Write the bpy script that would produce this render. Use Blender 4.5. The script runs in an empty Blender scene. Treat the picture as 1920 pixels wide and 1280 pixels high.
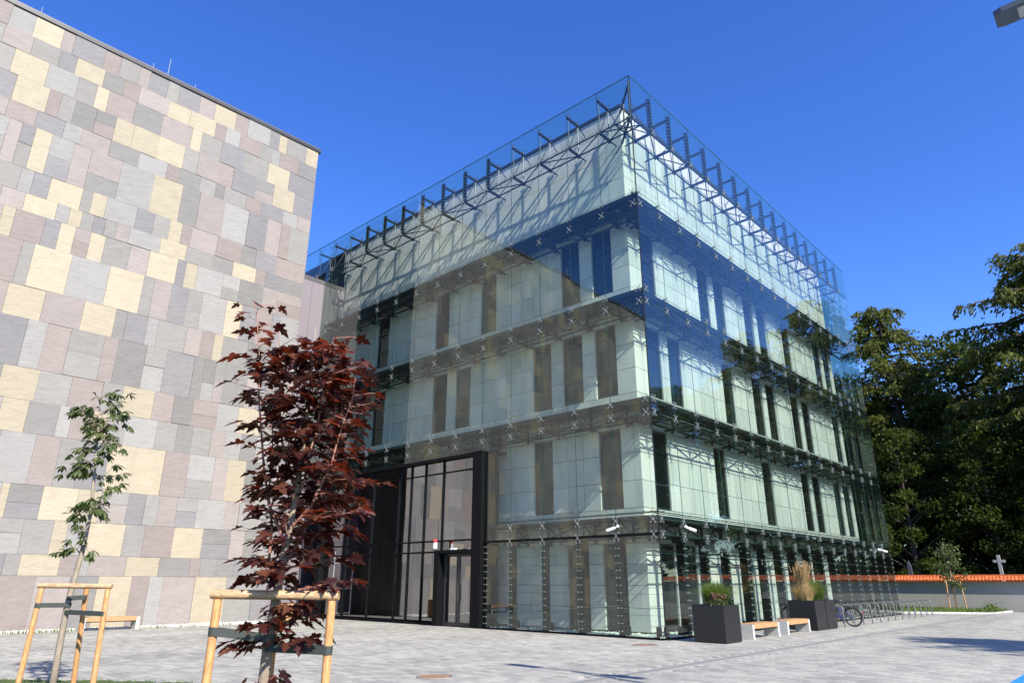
import bpy, math, random
import numpy as np
from mathutils import Vector, Matrix

# ------------------------------------------------------------------ camera, sky, sun, exposure
SC = bpy.context.scene
COL = SC.collection
SUN_DIR = Vector((0.25, 1.0, -0.77)).normalized()          # the way the light travels

cam_d = bpy.data.cameras.new('camera')
cam_d.sensor_width = 36.0
cam_d.lens = 23.94
cam_d.clip_start = 0.1
cam_d.clip_end = 2000.0
cam = bpy.data.objects.new('camera', cam_d)
COL.objects.link(cam)
_y, _p, _r = math.radians(42.836), math.radians(19.428), math.radians(0.154)
_fw = Vector((math.cos(_y)*math.cos(_p), math.sin(_y)*math.cos(_p), math.sin(_p)))
_rt = Vector((math.sin(_y), -math.cos(_y), 0))
_up = _rt.cross(_fw)
_rt2 = _rt*math.cos(_r) + _up*math.sin(_r)
_up2 = -_rt*math.sin(_r) + _up*math.cos(_r)
_m = Matrix((_rt2, _up2, -_fw)).transposed().to_4x4()
CAM = Vector((-19.036, -11.453, 1.601))
_m.translation = CAM
cam.matrix_world = _m
SC.camera = cam

world = bpy.data.worlds.new('World')
SC.world = world
world.use_nodes = True
wn = world.node_tree.nodes
wl = world.node_tree.links
bg = wn['Background']
sky = wn.new('ShaderNodeTexSky')
sky.sky_type = 'NISHITA'
sky.sun_disc = False
_s = -SUN_DIR
sky.sun_elevation = math.asin(_s.z)
sky.sun_rotation = math.atan2(_s.x, _s.y)
sky.altitude = 200.0
sky.air_density = 1.0
sky.dust_density = 0.15
sky.ozone_density = 5.0
hs = wn.new('ShaderNodeHueSaturation')          # the camera's vivid rendering of a clear sky
hs.inputs['Saturation'].default_value = 1.22
hs.inputs['Hue'].default_value = 0.518
wl.new(sky.outputs[0], hs.inputs['Color'])
wl.new(hs.outputs[0], bg.inputs[0])
bg.inputs[1].default_value = 0.15

sun_d = bpy.data.lights.new('sun', 'SUN')
sun_d.energy = 5.0
sun_d.angle = math.radians(0.53)
sun_d.color = (1.0, 0.92, 0.80)
sun = bpy.data.objects.new('sun', sun_d)
COL.objects.link(sun)
sun.rotation_euler = SUN_DIR.to_track_quat('-Z', 'Y').to_euler()
sun.location = (-20, -40, 40)

SC.view_settings.view_transform = 'Standard'
SC.view_settings.look = 'None'
SC.view_settings.exposure = 0.95
SC.view_settings.gamma = 1.0
SC.view_settings.use_curve_mapping = False
SC.cycles.max_bounces = 10
SC.cycles.diffuse_bounces = 3
SC.cycles.glossy_bounces = 4
SC.cycles.transmission_bounces = 4
SC.cycles.transparent_max_bounces = 40
SC.cycles.caustics_reflective = False
SC.cycles.caustics_refractive = False

RNG = random.Random(7)
NPR = np.random.RandomState(11)

# ------------------------------------------------------------------ helpers
def tag(o, label=None, cat=None, group=None, kind=None):
    if label: o['label'] = label
    if cat: o['category'] = cat
    if group: o['group'] = group
    if kind: o['kind'] = kind
    return o

def empty(name, loc=(0, 0, 0), rz=0.0):
    o = bpy.data.objects.new(name, None)
    o.empty_display_size = 0.2
    o.location = loc
    o.rotation_euler = (0, 0, rz)
    COL.objects.link(o)
    return o

class MB:
    def __init__(s):
        s.v, s.f, s.m = [], [], []
    def box(s, a, b, mi=0):
        x0, y0, z0 = a; x1, y1, z1 = b
        n = len(s.v)
        s.v += [(x0,y0,z0),(x1,y0,z0),(x1,y1,z0),(x0,y1,z0),(x0,y0,z1),(x1,y0,z1),(x1,y1,z1),(x0,y1,z1)]
        s.f += [(n,n+3,n+2,n+1),(n+4,n+5,n+6,n+7),(n,n+1,n+5,n+4),(n+1,n+2,n+6,n+5),(n+2,n+3,n+7,n+6),(n+3,n,n+4,n+7)]
        s.m += [mi]*6
        return s
    def tube(s, p0, p1, r0, r1=None, n=6, mi=0, caps=True):
        if r1 is None: r1 = r0
        p0 = Vector(p0); p1 = Vector(p1)
        d = (p1-p0)
        if d.length < 1e-6: return s
        d.normalize()
        a = d.cross(Vector((0, 0, 1)))
        if a.length < 1e-3: a = Vector((1, 0, 0))
        a.normalize(); b = d.cross(a)
        k = len(s.v)
        for P, r in ((p0, r0), (p1, r1)):
            for i in range(n):
                t = 2*math.pi*(i+0.5)/n
                s.v.append(tuple(P + a*(math.cos(t)*r) + b*(math.sin(t)*r)))
        for i in range(n):
            j = (i+1) % n
            s.f.append((k+i, k+j, k+n+j, k+n+i)); s.m.append(mi)
        if caps:
            s.f.append(tuple(k+i for i in range(n))[::-1]); s.m.append(mi)
            s.f.append(tuple(k+n+i for i in range(n))); s.m.append(mi)
        return s
    def path(s, pts, radii, n=6, mi=0):
        # continuous swept tube
        pts = [Vector(p) for p in pts]
        k0 = len(s.v)
        ref = Vector((0.3, 0.2, 1.0)).normalized()
        for i, P in enumerate(pts):
            d = (pts[min(i+1, len(pts)-1)] - pts[max(i-1, 0)]).normalized()
            a = d.cross(ref)
            if a.length < 0.05: a = d.cross(Vector((1, 0, 0)))
            a.normalize(); b = d.cross(a)
            for q in range(n):
                t = 2*math.pi*q/n
                s.v.append(tuple(P + a*(math.cos(t)*radii[i]) + b*(math.sin(t)*radii[i])))
        for i in range(len(pts)-1):
            for q in range(n):
                w = (q+1) % n
                s.f.append((k0+i*n+q, k0+i*n+w, k0+(i+1)*n+w, k0+(i+1)*n+q)); s.m.append(mi)
        s.f.append(tuple(k0+q for q in range(n))[::-1]); s.m.append(mi)
        e = k0+(len(pts)-1)*n
        s.f.append(tuple(e+q for q in range(n))); s.m.append(mi)
        return s
    def torus(s, c, axis_u, axis_v, R, r, n=28, k=6, mi=0):
        c = Vector(c); u = Vector(axis_u); v = Vector(axis_v); w = u.cross(v)
        b = len(s.v)
        for i in range(n):
            t = 2*math.pi*i/n
            rad = u*math.cos(t)+v*math.sin(t)
            for j in range(k):
                q = 2*math.pi*j/k
                s.v.append(tuple(c + rad*(R+r*math.cos(q)) + w*(r*math.sin(q))))
        for i in range(n):
            for j in range(k):
                i2 = (i+1) % n; j2 = (j+1) % k
                s.f.append((b+i*k+j, b+i2*k+j, b+i2*k+j2, b+i*k+j2)); s.m.append(mi)
        return s
    def sphere(s, c, r, n=8, m=5, mi=0, sc=(1, 1, 1)):
        c = Vector(c); b = len(s.v)
        for i in range(1, m):
            t = math.pi*i/m
            for j in range(n):
                q = 2*math.pi*j/n
                s.v.append((c.x+r*sc[0]*math.sin(t)*math.cos(q), c.y+r*sc[1]*math.sin(t)*math.sin(q), c.z+r*sc[2]*math.cos(t)))
        top = len(s.v); s.v.append((c.x, c.y, c.z+r*sc[2])); bot = len(s.v); s.v.append((c.x, c.y, c.z-r*sc[2]))
        for i in range(m-2):
            for j in range(n):
                k = (j+1) % n
                s.f.append((b+i*n+j, b+(i+1)*n+j, b+(i+1)*n+k, b+i*n+k)); s.m.append(mi)
        for j in range(n):
            k = (j+1) % n
            s.f.append((top, b+j, b+k)); s.m.append(mi)
            s.f.append((bot, b+(m-2)*n+k, b+(m-2)*n+j)); s.m.append(mi)
        return s
    def poly_prism(s, pts, z0, z1, mi=0):
        n = len(pts); b = len(s.v)
        s.v += [(x, y, z0) for x, y in pts] + [(x, y, z1) for x, y in pts]
        s.f.append(tuple(range(b+n-1, b-1, -1))); s.m.append(mi)
        s.f.append(tuple(range(b+n, b+2*n))); s.m.append(mi)
        for i in range(n):
            j = (i+1) % n
            s.f.append((b+i, b+j, b+n+j, b+n+i)); s.m.append(mi)
        return s
    def mesh(s, name, mats):
        me = bpy.data.meshes.new(name)
        me.from_pydata(s.v, [], s.f)
        for m in (mats if isinstance(mats, (list, tuple)) else [mats]): me.materials.append(m)
        if any(s.m): me.polygons.foreach_set('material_index', s.m)
        me.update()
        return me
    def build(s, name, mats, parent=None, loc=(0, 0, 0), smooth=False):
        me = s.mesh(name, mats)
        if smooth: me.polygons.foreach_set('use_smooth', [True]*len(me.polygons))
        return add(name, me, parent, loc)

def add(name, me, parent=None, loc=(0, 0, 0), rot=(0, 0, 0), scale=None):
    o = bpy.data.objects.new(name, me)
    o.location = loc; o.rotation_euler = rot
    if scale is not None: o.scale = scale
    if parent: o.parent = parent
    COL.objects.link(o)
    return o

def copy_tree(o, parent=None):
    c = o.copy(); COL.objects.link(c); c.parent = parent
    for ch in list(o.children): copy_tree(ch, c)
    return c

def np_mesh(name, V, F, mat, smooth=False, attr=None):
    """V (N,3), F (M,k) arrays; attr = per-face float"""
    me = bpy.data.meshes.new(name)
    V = np.asarray(V, np.float32); F = np.asarray(F, np.int32)
    me.vertices.add(len(V)); me.vertices.foreach_set('co', V.ravel())
    k = F.shape[1]
    me.loops.add(F.size); me.loops.foreach_set('vertex_index', F.ravel())
    me.polygons.add(len(F)); me.polygons.foreach_set('loop_start', np.arange(0, F.size, k, dtype=np.int32))
    me.polygons.foreach_set('loop_total', np.full(len(F), k, np.int32))
    me.polygons.foreach_set('use_smooth', np.full(len(F), bool(smooth)))
    for m in (mat if isinstance(mat, (list, tuple)) else [mat]): me.materials.append(m)
    if attr is not None:
        a = me.attributes.new('rnd', 'FLOAT', 'FACE'); a.data.foreach_set('value', np.asarray(attr, np.float32))
    me.update(calc_edges=True); me.validate()
    return me

_cube = {}
def cube_mesh(mat, nm):
    k = (mat.name, nm)
    if k not in _cube:
        _cube[k] = MB().box((-.5, -.5, -.5), (.5, .5, .5)).mesh(nm, mat)
    return _cube[k]

def boxes_np(B):
    """B list of (x0,y0,z0,x1,y1,z1) -> V,F"""
    B = np.asarray(B, float); n = len(B)
    idx = [(0,1,2),(3,1,2),(3,4,2),(0,4,2),(0,1,5),(3,1,5),(3,4,5),(0,4,5)]
    V = np.stack([B[:, list(i)] for i in idx], 1).reshape(-1, 3)
    q = np.array([(0,3,2,1),(4,5,6,7),(0,1,5,4),(1,2,6,5),(2,3,7,6),(3,0,4,7)])
    F = (np.arange(n)[:, None, None]*8 + q[None]).reshape(-1, 4)
    return V, F

def emit_boxes(name, items, parent, limit=300, tilt=0.0):
    """items: (x0,y0,z0,x1,y1,z1,mat,score). The `limit` with the highest score are objects of their own, the rest one joined part."""
    items = sorted(items, key=lambda t: -t[7])
    for it in items[:limit]:
        x0, y0, z0, x1, y1, z1, m, _ = it
        rt_ = (RNG.gauss(0, tilt), RNG.gauss(0, tilt), RNG.gauss(0, tilt)) if tilt else (0, 0, 0)
        add(name, cube_mesh(m, name), parent, ((x0+x1)/2, (y0+y1)/2, (z0+z1)/2), rt_, (x1-x0, y1-y0, z1-z0))
    rest = items[limit:]
    if rest:
        mats = []
        for it in rest:
            if it[6] not in mats: mats.append(it[6])
        V, F = boxes_np([it[:6] for it in rest])
        me = np_mesh(name+'s', V, F, mats)
        mi = np.repeat([mats.index(it[6]) for it in rest], 6).astype(np.int32)
        me.polygons.foreach_set('material_index', mi)
        tag(add(name+'s', me, parent), kind='stuff')

# ------------------------------------------------------------------ materials
def new_mat(name):
    m = bpy.data.materials.new(name); m.use_nodes = True
    return m, m.node_tree.nodes, m.node_tree.links, m.node_tree.nodes['Principled BSDF']

def mat(name, col, rough=0.6, metal=0.0, var=0.0, vscale=3.0, bump=0.0, bscale=20.0, spec=0.5, objvar=0.0, stretch=(1, 1, 1), attrvar=0.0):
    m, N, L, P = new_mat(name)
    P.inputs['Roughness'].default_value = rough
    P.inputs['Metallic'].default_value = metal
    P.inputs['Specular IOR Level'].default_value = spec
    P.inputs['Base Color'].default_value = (*col, 1)
    if not (var or bump or objvar or attrvar): return m
    geo = N.new('ShaderNodeNewGeometry')
    mp = N.new('ShaderNodeMapping'); mp.inputs['Scale'].default_value = stretch
    L.new(geo.outputs['Position'], mp.inputs['Vector'])
    if var or objvar or attrvar:
        fac = None
        if var:
            nz = N.new('ShaderNodeTexNoise'); nz.inputs['Scale'].default_value = vscale
            nz.inputs['Detail'].default_value = 6; nz.inputs['Roughness'].default_value = 0.62
            L.new(mp.outputs[0], nz.inputs['Vector'])
            mr = N.new('ShaderNodeMapRange')
            mr.inputs['From Min'].default_value = 0.25; mr.inputs['From Max'].default_value = 0.75
            mr.inputs['To Min'].default_value = 1-var; mr.inputs['To Max'].default_value = 1+var
            L.new(nz.outputs['Fac'], mr.inputs['Value']); fac = mr.outputs[0]
        if objvar or attrvar:
            if objvar:
                oi = N.new('ShaderNodeObjectInfo'); src = oi.outputs['Random']; amp = objvar
            else:
                at = N.new('ShaderNodeAttribute'); at.attribute_name = 'rnd'; src = at.outputs['Fac']; amp = attrvar
            m2 = N.new('ShaderNodeMapRange')
            m2.inputs['To Min'].default_value = 1-amp; m2.inputs['To Max'].default_value = 1+amp
            L.new(src, m2.inputs['Value'])
            if fac is None: fac = m2.outputs[0]
            else:
                mu = N.new('ShaderNodeMath'); mu.operation = 'MULTIPLY'
                L.new(fac, mu.inputs[0]); L.new(m2.outputs[0], mu.inputs[1]); fac = mu.outputs[0]
        mx = N.new('ShaderNodeVectorMath'); mx.operation = 'SCALE'
        mx.inputs[0].default_value = col
        L.new(fac, mx.inputs['Scale']); L.new(mx.outputs[0], P.inputs['Base Color'])
    if bump:
        nb = N.new('ShaderNodeTexNoise'); nb.inputs['Scale'].default_value = bscale; nb.inputs['Detail'].default_value = 8
        L.new(mp.outputs[0], nb.inputs['Vector'])
        bp = N.new('ShaderNodeBump'); bp.inputs['Strength'].default_value = bump; bp.inputs['Distance'].default_value = 0.03
        L.new(nb.outputs['Fac'], bp.inputs['Height']); L.new(bp.outputs[0], P.inputs['Normal'])
    return m

def glass_mat(name, tint, f0, dirt=0.0):
    """clear sheet: transparent body, Schlick reflection on each surface"""
    m = bpy.data.materials.new(name); m.use_nodes = True
    N = m.node_tree.nodes; L = m.node_tree.links
    N.remove(N['Principled BSDF']); out = N['Material Output']
    tr = N.new('ShaderNodeBsdfTransparent'); tr.inputs[0].default_value = (*tint, 1)
    gl = N.new('ShaderNodeBsdfGlossy'); gl.inputs['Roughness'].default_value = 0.0
    gl.inputs['Color'].default_value = (1, 1, 1, 1)
    lw = N.new('ShaderNodeLayerWeight'); lw.inputs['Blend'].default_value = 0.5
    pw = N.new('ShaderNodeMath'); pw.operation = 'POWER'; pw.inputs[1].default_value = 5.0
    L.new(lw.outputs['Facing'], pw.inputs[0])
    ma = N.new('ShaderNodeMath'); ma.operation = 'MULTIPLY_ADD'
    ma.inputs[1].default_value = 1-f0; ma.inputs[2].default_value = f0
    L.new(pw.outputs[0], ma.inputs[0])
    # faint waviness of toughened glass
    geo = N.new('ShaderNodeNewGeometry')
    nb = N.new('ShaderNodeTexNoise'); nb.inputs['Scale'].default_value = 0.7; nb.inputs['Detail'].default_value = 1
    L.new(geo.outputs['Position'], nb.inputs['Vector'])
    bp = N.new('ShaderNodeBump'); bp.inputs['Strength'].default_value = 0.05; bp.inputs['Distance'].default_value = 0.05
    L.new(nb.outputs['Fac'], bp.inputs['Height']); L.new(bp.outputs[0], gl.inputs['Normal'])
    mx = N.new('ShaderNodeMixShader')
    L.new(ma.outputs[0], mx.inputs[0]); L.new(tr.outputs[0], mx.inputs[1]); L.new(gl.outputs[0], mx.inputs[2])
    last = mx
    if dirt:
        df = N.new('ShaderNodeBsdfDiffuse'); df.inputs[0].default_value = (0.45, 0.5, 0.48, 1)
        m2 = N.new('ShaderNodeMixShader'); m2.inputs[0].default_value = dirt
        L.new(mx.outputs[0], m2.inputs[1]); L.new(df.outputs[0], m2.inputs[2]); last = m2
    L.new(last.outputs[0], out.inputs[0])
    return m

def leaf_mat(name, col, trans, tcol, var=0.35, vscale=0.6, rough=0.5, attr=False, spec=0.4, alt=None):
    m = bpy.data.materials.new(name); m.use_nodes = True
    N = m.node_tree.nodes; L = m.node_tree.links
    P = N['Principled BSDF']; out = N['Material Output']
    P.inputs['Roughness'].default_value = rough
    P.inputs['Specular IOR Level'].default_value = spec
    geo = N.new('ShaderNodeNewGeometry')
    if attr:
        at = N.new('ShaderNodeAttribute'); at.attribute_name = 'rnd'; src = at.outputs['Fac']
    else:
        nz = N.new('ShaderNodeTexNoise'); nz.inputs['Scale'].default_value = vscale; nz.inputs['Detail'].default_value = 4
        L.new(geo.outputs['Position'], nz.inputs['Vector']); src = nz.outputs['Fac']
    mr = N.new('ShaderNodeMapRange')
    mr.inputs['From Min'].default_value = 0.0 if attr else 0.3; mr.inputs['From Max'].default_value = 1.0 if attr else 0.7
    mr.inputs['To Min'].default_value = 1-var; mr.inputs['To Max'].default_value = 1+var
    L.new(src, mr.inputs['Value'])
    a = N.new('ShaderNodeVectorMath'); a.operation = 'SCALE'; a.inputs[0].default_value = col
    L.new(mr.outputs[0], a.inputs['Scale']); L.new(a.outputs[0], P.inputs['Base Color'])
    if alt:
        ar = N.new('ShaderNodeMapRange'); ar.inputs['From Min'].default_value = 0.62; ar.inputs['From Max'].default_value = 1.0
        L.new(src, ar.inputs['Value'])
        am = N.new('ShaderNodeMix'); am.data_type = 'RGBA'; am.inputs[7].default_value = (*alt, 1)
        L.new(ar.outputs[0], am.inputs[0]); L.new(a.outputs[0], am.inputs[6]); L.new(am.outputs[2], P.inputs['Base Color'])
    t = N.new('ShaderNodeBsdfTranslucent')
    b = N.new('ShaderNodeVectorMath'); b.operation = 'SCALE'; b.inputs[0].default_value = tcol
    L.new(mr.outputs[0], b.inputs['Scale']); L.new(b.outputs[0], t.inputs[0])
    mx = N.new('ShaderNodeMixShader'); mx.inputs[0].default_value = trans
    L.new(P.outputs[0], mx.inputs[1]); L.new(t.outputs[0], mx.inputs[2]); L.new(mx.outputs[0], out.inputs[0])
    return m

def slate_mat(name, col):
    """cleft stone: broad tone drift, riven relief in slanting ridges"""
    m, N, L, P = new_mat(name)
    P.inputs['Roughness'].default_value = 0.75
    P.inputs['Specular IOR Level'].default_value = 0.35
    geo = N.new('ShaderNodeNewGeometry'); oi = N.new('ShaderNodeObjectInfo')
    nz = N.new('ShaderNodeTexNoise'); nz.inputs['Scale'].default_value = 2.2; nz.inputs['Detail'].default_value = 9; nz.inputs['Roughness'].default_value = 0.65
    L.new(geo.outputs['Position'], nz.inputs['Vector'])
    mr = N.new('ShaderNodeMapRange'); mr.inputs['From Min'].default_value = 0.25; mr.inputs['From Max'].default_value = 0.75
    mr.inputs['To Min'].default_value = 0.90; mr.inputs['To Max'].default_value = 1.08
    L.new(nz.outputs['Fac'], mr.inputs['Value'])
    m2 = N.new('ShaderNodeMapRange'); m2.inputs['To Min'].default_value = 0.92; m2.inputs['To Max'].default_value = 1.08
    L.new(oi.outputs['Random'], m2.inputs['Value'])
    mu = N.new('ShaderNodeMath'); mu.operation = 'MULTIPLY'; L.new(mr.outputs[0], mu.inputs[0]); L.new(m2.outputs[0], mu.inputs[1])
    sc = N.new('ShaderNodeVectorMath'); sc.operation = 'SCALE'; sc.inputs[0].default_value = col
    L.new(mu.outputs[0], sc.inputs['Scale']); L.new(sc.outputs[0], P.inputs['Base Color'])
    mp = N.new('ShaderNodeMapping'); mp.inputs['Scale'].default_value = (1.0, 1.0, 2.3); mp.inputs['Rotation'].default_value = (0, 0.38, 0)
    L.new(geo.outputs['Position'], mp.inputs['Vector'])
    n1 = N.new('ShaderNodeTexNoise'); n1.inputs['Scale'].default_value = 2.1; n1.inputs['Detail'].default_value = 10; n1.inputs['Roughness'].default_value = 0.55
    n1.inputs['Distortion'].default_value = 0.8
    L.new(mp.outputs[0], n1.inputs['Vector'])
    bp = N.new('ShaderNodeBump'); bp.inputs['Strength'].default_value = 0.45; bp.inputs['Distance'].default_value = 0.07
    L.new(n1.outputs['Fac'], bp.inputs['Height']); L.new(bp.outputs[0], P.inputs['Normal'])
    return m

def wood_mat(name, col, stretch=(1, 1, 12)):
    m, N, L, P = new_mat(name)
    P.inputs['Roughness'].default_value = 0.55
    tc = N.new('ShaderNodeTexCoord'); mp = N.new('ShaderNodeMapping'); mp.inputs['Scale'].default_value = stretch
    L.new(tc.outputs['Object'], mp.inputs['Vector'])
    nz = N.new('ShaderNodeTexNoise'); nz.inputs['Scale'].default_value = 6; nz.inputs['Detail'].default_value = 7; nz.inputs['Distortion'].default_value = 0.6
    L.new(mp.outputs[0], nz.inputs['Vector'])
    cr = N.new('ShaderNodeValToRGB')
    cr.color_ramp.elements[0].position = 0.3; cr.color_ramp.elements[0].color = (col[0]*0.62, col[1]*0.55, col[2]*0.5, 1)
    cr.color_ramp.elements[1].position = 0.68; cr.color_ramp.elements[1].color = (col[0]*1.12, col[1]*1.14, col[2]*1.2, 1)
    L.new(nz.outputs['Fac'], cr.inputs[0]); L.new(cr.outputs[0], P.inputs['Base Color'])
    kn = N.new('ShaderNodeTexVoronoi'); kn.inputs['Scale'].default_value = 4.5; L.new(tc.outputs['Object'], kn.inputs['Vector'])
    kr = N.new('ShaderNodeMapRange'); kr.inputs['From Min'].default_value = 0.02; kr.inputs['From Max'].default_value = 0.16; kr.inputs['To Min'].default_value = 0.35; kr.inputs['To Max'].default_value = 1.0
    L.new(kn.outputs['Distance'], kr.inputs['Value'])
    ks = N.new('ShaderNodeVectorMath'); ks.operation = 'SCALE'; L.new(cr.outputs[0], ks.inputs[0]); L.new(kr.outputs[0], ks.inputs['Scale']); L.new(ks.outputs[0], P.inputs['Base Color'])
    bp = N.new('ShaderNodeBump'); bp.inputs['Strength'].default_value = 0.5; bp.inputs['Distance'].default_value = 0.006; L.new(nz.outputs['Fac'], bp.inputs['Height']); L.new(bp.outputs[0], P.inputs['Normal'])
    return m

M = {}
M['slate_grey'] = slate_mat('slate_grey', (0.212, 0.206, 0.193))
M['slate_mid'] = slate_mat('slate_mid', (0.172, 0.168, 0.16))
M['slate_blue'] = slate_mat('slate_blue', (0.18, 0.175, 0.178))
M['slate_light'] = slate_mat('slate_light', (0.245, 0.241, 0.23))
M['slate_pink'] = slate_mat('slate_pink', (0.222, 0.19, 0.176))
M['slate_pinklight'] = slate_mat('slate_pinklight', (0.25, 0.222, 0.208))
M['slate_yellow'] = slate_mat('slate_yellow', (0.33, 0.29, 0.215))
M['joint'] = mat('joint', (0.13, 0.125, 0.12), 0.9)
M['flash_dark'] = mat('flash_dark', (0.045, 0.047, 0.052), 0.45, 0.4)
M['flash_grey'] = mat('flash_grey', (0.085, 0.085, 0.095), 0.5, 0.2)
M['lavender'] = mat('lavender', (0.185, 0.166, 0.19), 0.55, var=0.05, vscale=0.8)
M['core_stone'] = mat('core_stone', (0.575, 0.525, 0.53), 0.7, var=0.10, vscale=1.6, objvar=0.06, stretch=(1, 1, 0.3))
M['core_stone_b'] = mat('core_stone_b', (0.51, 0.48, 0.483), 0.7, var=0.12, vscale=1.3, objvar=0.06, stretch=(1, 1, 0.3))
M['core_dark'] = mat('core_dark', (0.02, 0.022, 0.022), 0.8)
M['steel_dark'] = mat('steel_dark', (0.011, 0.014, 0.016), 0.45, 0.0, var=0.15, vscale=5, spec=0.3)
M['steel_black'] = mat('steel_black', (0.005, 0.0055, 0.0065), 0.55, 0.0, spec=0.10)
M['steel_bright'] = mat('steel_bright', (0.40, 0.41, 0.41), 0.35, 0.6)
M['steel_rod'] = mat('steel_rod', (0.07, 0.075, 0.08), 0.45, 0.3)
M['deck'] = mat('deck', (0.013, 0.015, 0.016), 0.6, 0.0, var=0.2, vscale=4, spec=0.25)
M['win_frame'] = mat('win_frame', (0.02, 0.022, 0.025), 0.5)
M['win_pane'] = mat('win_pane', (0.006, 0.008, 0.009), 0.05, spec=0.6)
M['glass'] = glass_mat('glass', (0.876, 0.952, 0.908), 0.060, 0.002)
M['glass_edge'] = mat('glass_edge', (0.02, 0.07, 0.06), 0.3)
M['lobby_glass'] = glass_mat('lobby_glass', (0.42, 0.44, 0.50), 0.27)
M['lobby_dark'] = mat('lobby_dark', (0.035, 0.035, 0.045), 0.6)
M['lobby_floor'] = mat('lobby_floor', (0.12, 0.12, 0.12), 0.35)
M['lobby_curtain'] = mat('lobby_curtain', (0.13, 0.13, 0.20), 0.8)
M['white_plastic'] = mat('white_plastic', (0.78, 0.79, 0.80), 0.35)
M['red_plastic'] = mat('red_plastic', (0.45, 0.02, 0.015), 0.25)
M['pebble'] = mat('pebble', (0.62, 0.61, 0.58), 0.8, var=0.25, vscale=15)
M['concrete'] = mat('concrete', (0.42, 0.42, 0.40), 0.85, var=0.10, vscale=5, bump=0.1, bscale=60)
M['wood_seat'] = wood_mat('wood_seat', (0.46, 0.265, 0.12), (1.2, 14, 14))
M['wood_post'] = wood_mat('wood_post', (0.56, 0.30, 0.12), (9, 9, 1.6))
M['wood_rail'] = wood_mat('wood_rail', (0.50, 0.34, 0.19), (2, 2, 9))
M['wood_end'] = mat('wood_end', (0.36, 0.24, 0.12), 0.8, var=0.2, vscale=30)
M['strap'] = mat('strap', (0.035, 0.042, 0.038), 0.6)
M['rubber'] = mat('rubber', (0.012, 0.012, 0.012), 0.8)
M['planter'] = mat('planter', (0.017, 0.0175, 0.020), 0.38, 0.3, var=0.06, vscale=2)
M['soil'] = mat('soil', (0.03, 0.022, 0.015), 0.95, var=0.3, vscale=12)
M['bike_blue'] = mat('bike_blue', (0.02, 0.045, 0.24), 0.3)
M['bike_black'] = mat('bike_black', (0.012, 0.012, 0.014), 0.4)
M['galv'] = mat('galv', (0.15, 0.155, 0.155), 0.5, 0.4)
M['cem_wall'] = mat('cem_wall', (0.34, 0.33, 0.29), 0.9, var=0.08, vscale=1.5)
M['tile'] = mat('tile', (0.50, 0.115, 0.03), 0.7, var=0.22, vscale=6, attrvar=0.25)
M['grave'] = mat('grave', (0.30, 0.31, 0.30), 0.8, var=0.15, vscale=3)
M['grave_dark'] = mat('grave_dark', (0.06, 0.065, 0.075), 0.5)
M['bark'] = mat('bark', (0.085, 0.062, 0.048), 0.9, var=0.35, vscale=5, stretch=(1, 1, 0.3), bump=0.5, bscale=8)
M['bark_young'] = mat('bark_young', (0.26, 0.215, 0.165), 0.8, var=0.25, vscale=14, bump=0.25, bscale=40, stretch=(1, 1, 0.5))
M['bark_red'] = mat('bark_red', (0.28, 0.13, 0.10), 0.6, var=0.2, vscale=10)
M['rust'] = mat('rust', (0.23, 0.125, 0.085), 0.75, var=0.25, vscale=14, bump=0.3, bscale=60)
M['rust_light'] = mat('rust_light', (0.27, 0.165, 0.095), 0.75, var=0.25, vscale=14)
M['drain'] = mat('drain', (0.19, 0.195, 0.19), 0.8, var=0.12, vscale=6)
M['blue_paint'] = mat('blue_paint', (0.02, 0.22, 0.62), 0.6, var=0.08, vscale=6)
M['lamp_body'] = mat('lamp_body', (0.10, 0.12, 0.13), 0.45, 0.4)
M['lamp_lens'] = mat('lamp_lens', (0.42, 0.47, 0.48), 0.3)
M['cover_lid'] = mat('cover_lid', (0.33, 0.32, 0.29), 0.85, var=0.15, vscale=9)
M['kerb'] = mat('kerb', (0.50, 0.49, 0.46), 0.85, var=0.1, vscale=4)
M['lawn'] = mat('lawn', (0.05, 0.075, 0.018), 0.95, var=0.4, vscale=3)
M['larch'] = leaf_mat('larch', (0.088, 0.104, 0.023), 0.34, (0.155, 0.185, 0.028), 0.35, 0.5, spec=0.12)
M['broad'] = leaf_mat('broad', (0.034, 0.050, 0.010), 0.28, (0.09, 0.14, 0.014), 0.45, 0.45, spec=0.12)
M['maple'] = leaf_mat('maple', (0.052, 0.016, 0.013), 0.32, (0.24, 0.034, 0.010), 0.6, rough=0.42, attr=True, alt=(0.135, 0.055, 0.030))
M['chestnut'] = leaf_mat('chestnut', (0.078, 0.108, 0.038), 0.30, (0.16, 0.22, 0.045), 0.35, rough=0.45, attr=True, alt=(0.115, 0.130, 0.055))
M['grass_green'] = leaf_mat('grass_green', (0.10, 0.16, 0.03), 0.35, (0.2, 0.3, 0.04), 0.4, attr=True)
M['grass_tan'] = leaf_mat('grass_tan', (0.52, 0.38, 0.19), 0.3, (0.6, 0.42, 0.2), 0.3, attr=True)
M['sedum'] = leaf_mat('sedum', (0.24, 0.125, 0.085), 0.1, (0.4, 0.2, 0.1), 0.35, attr=True)

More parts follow.
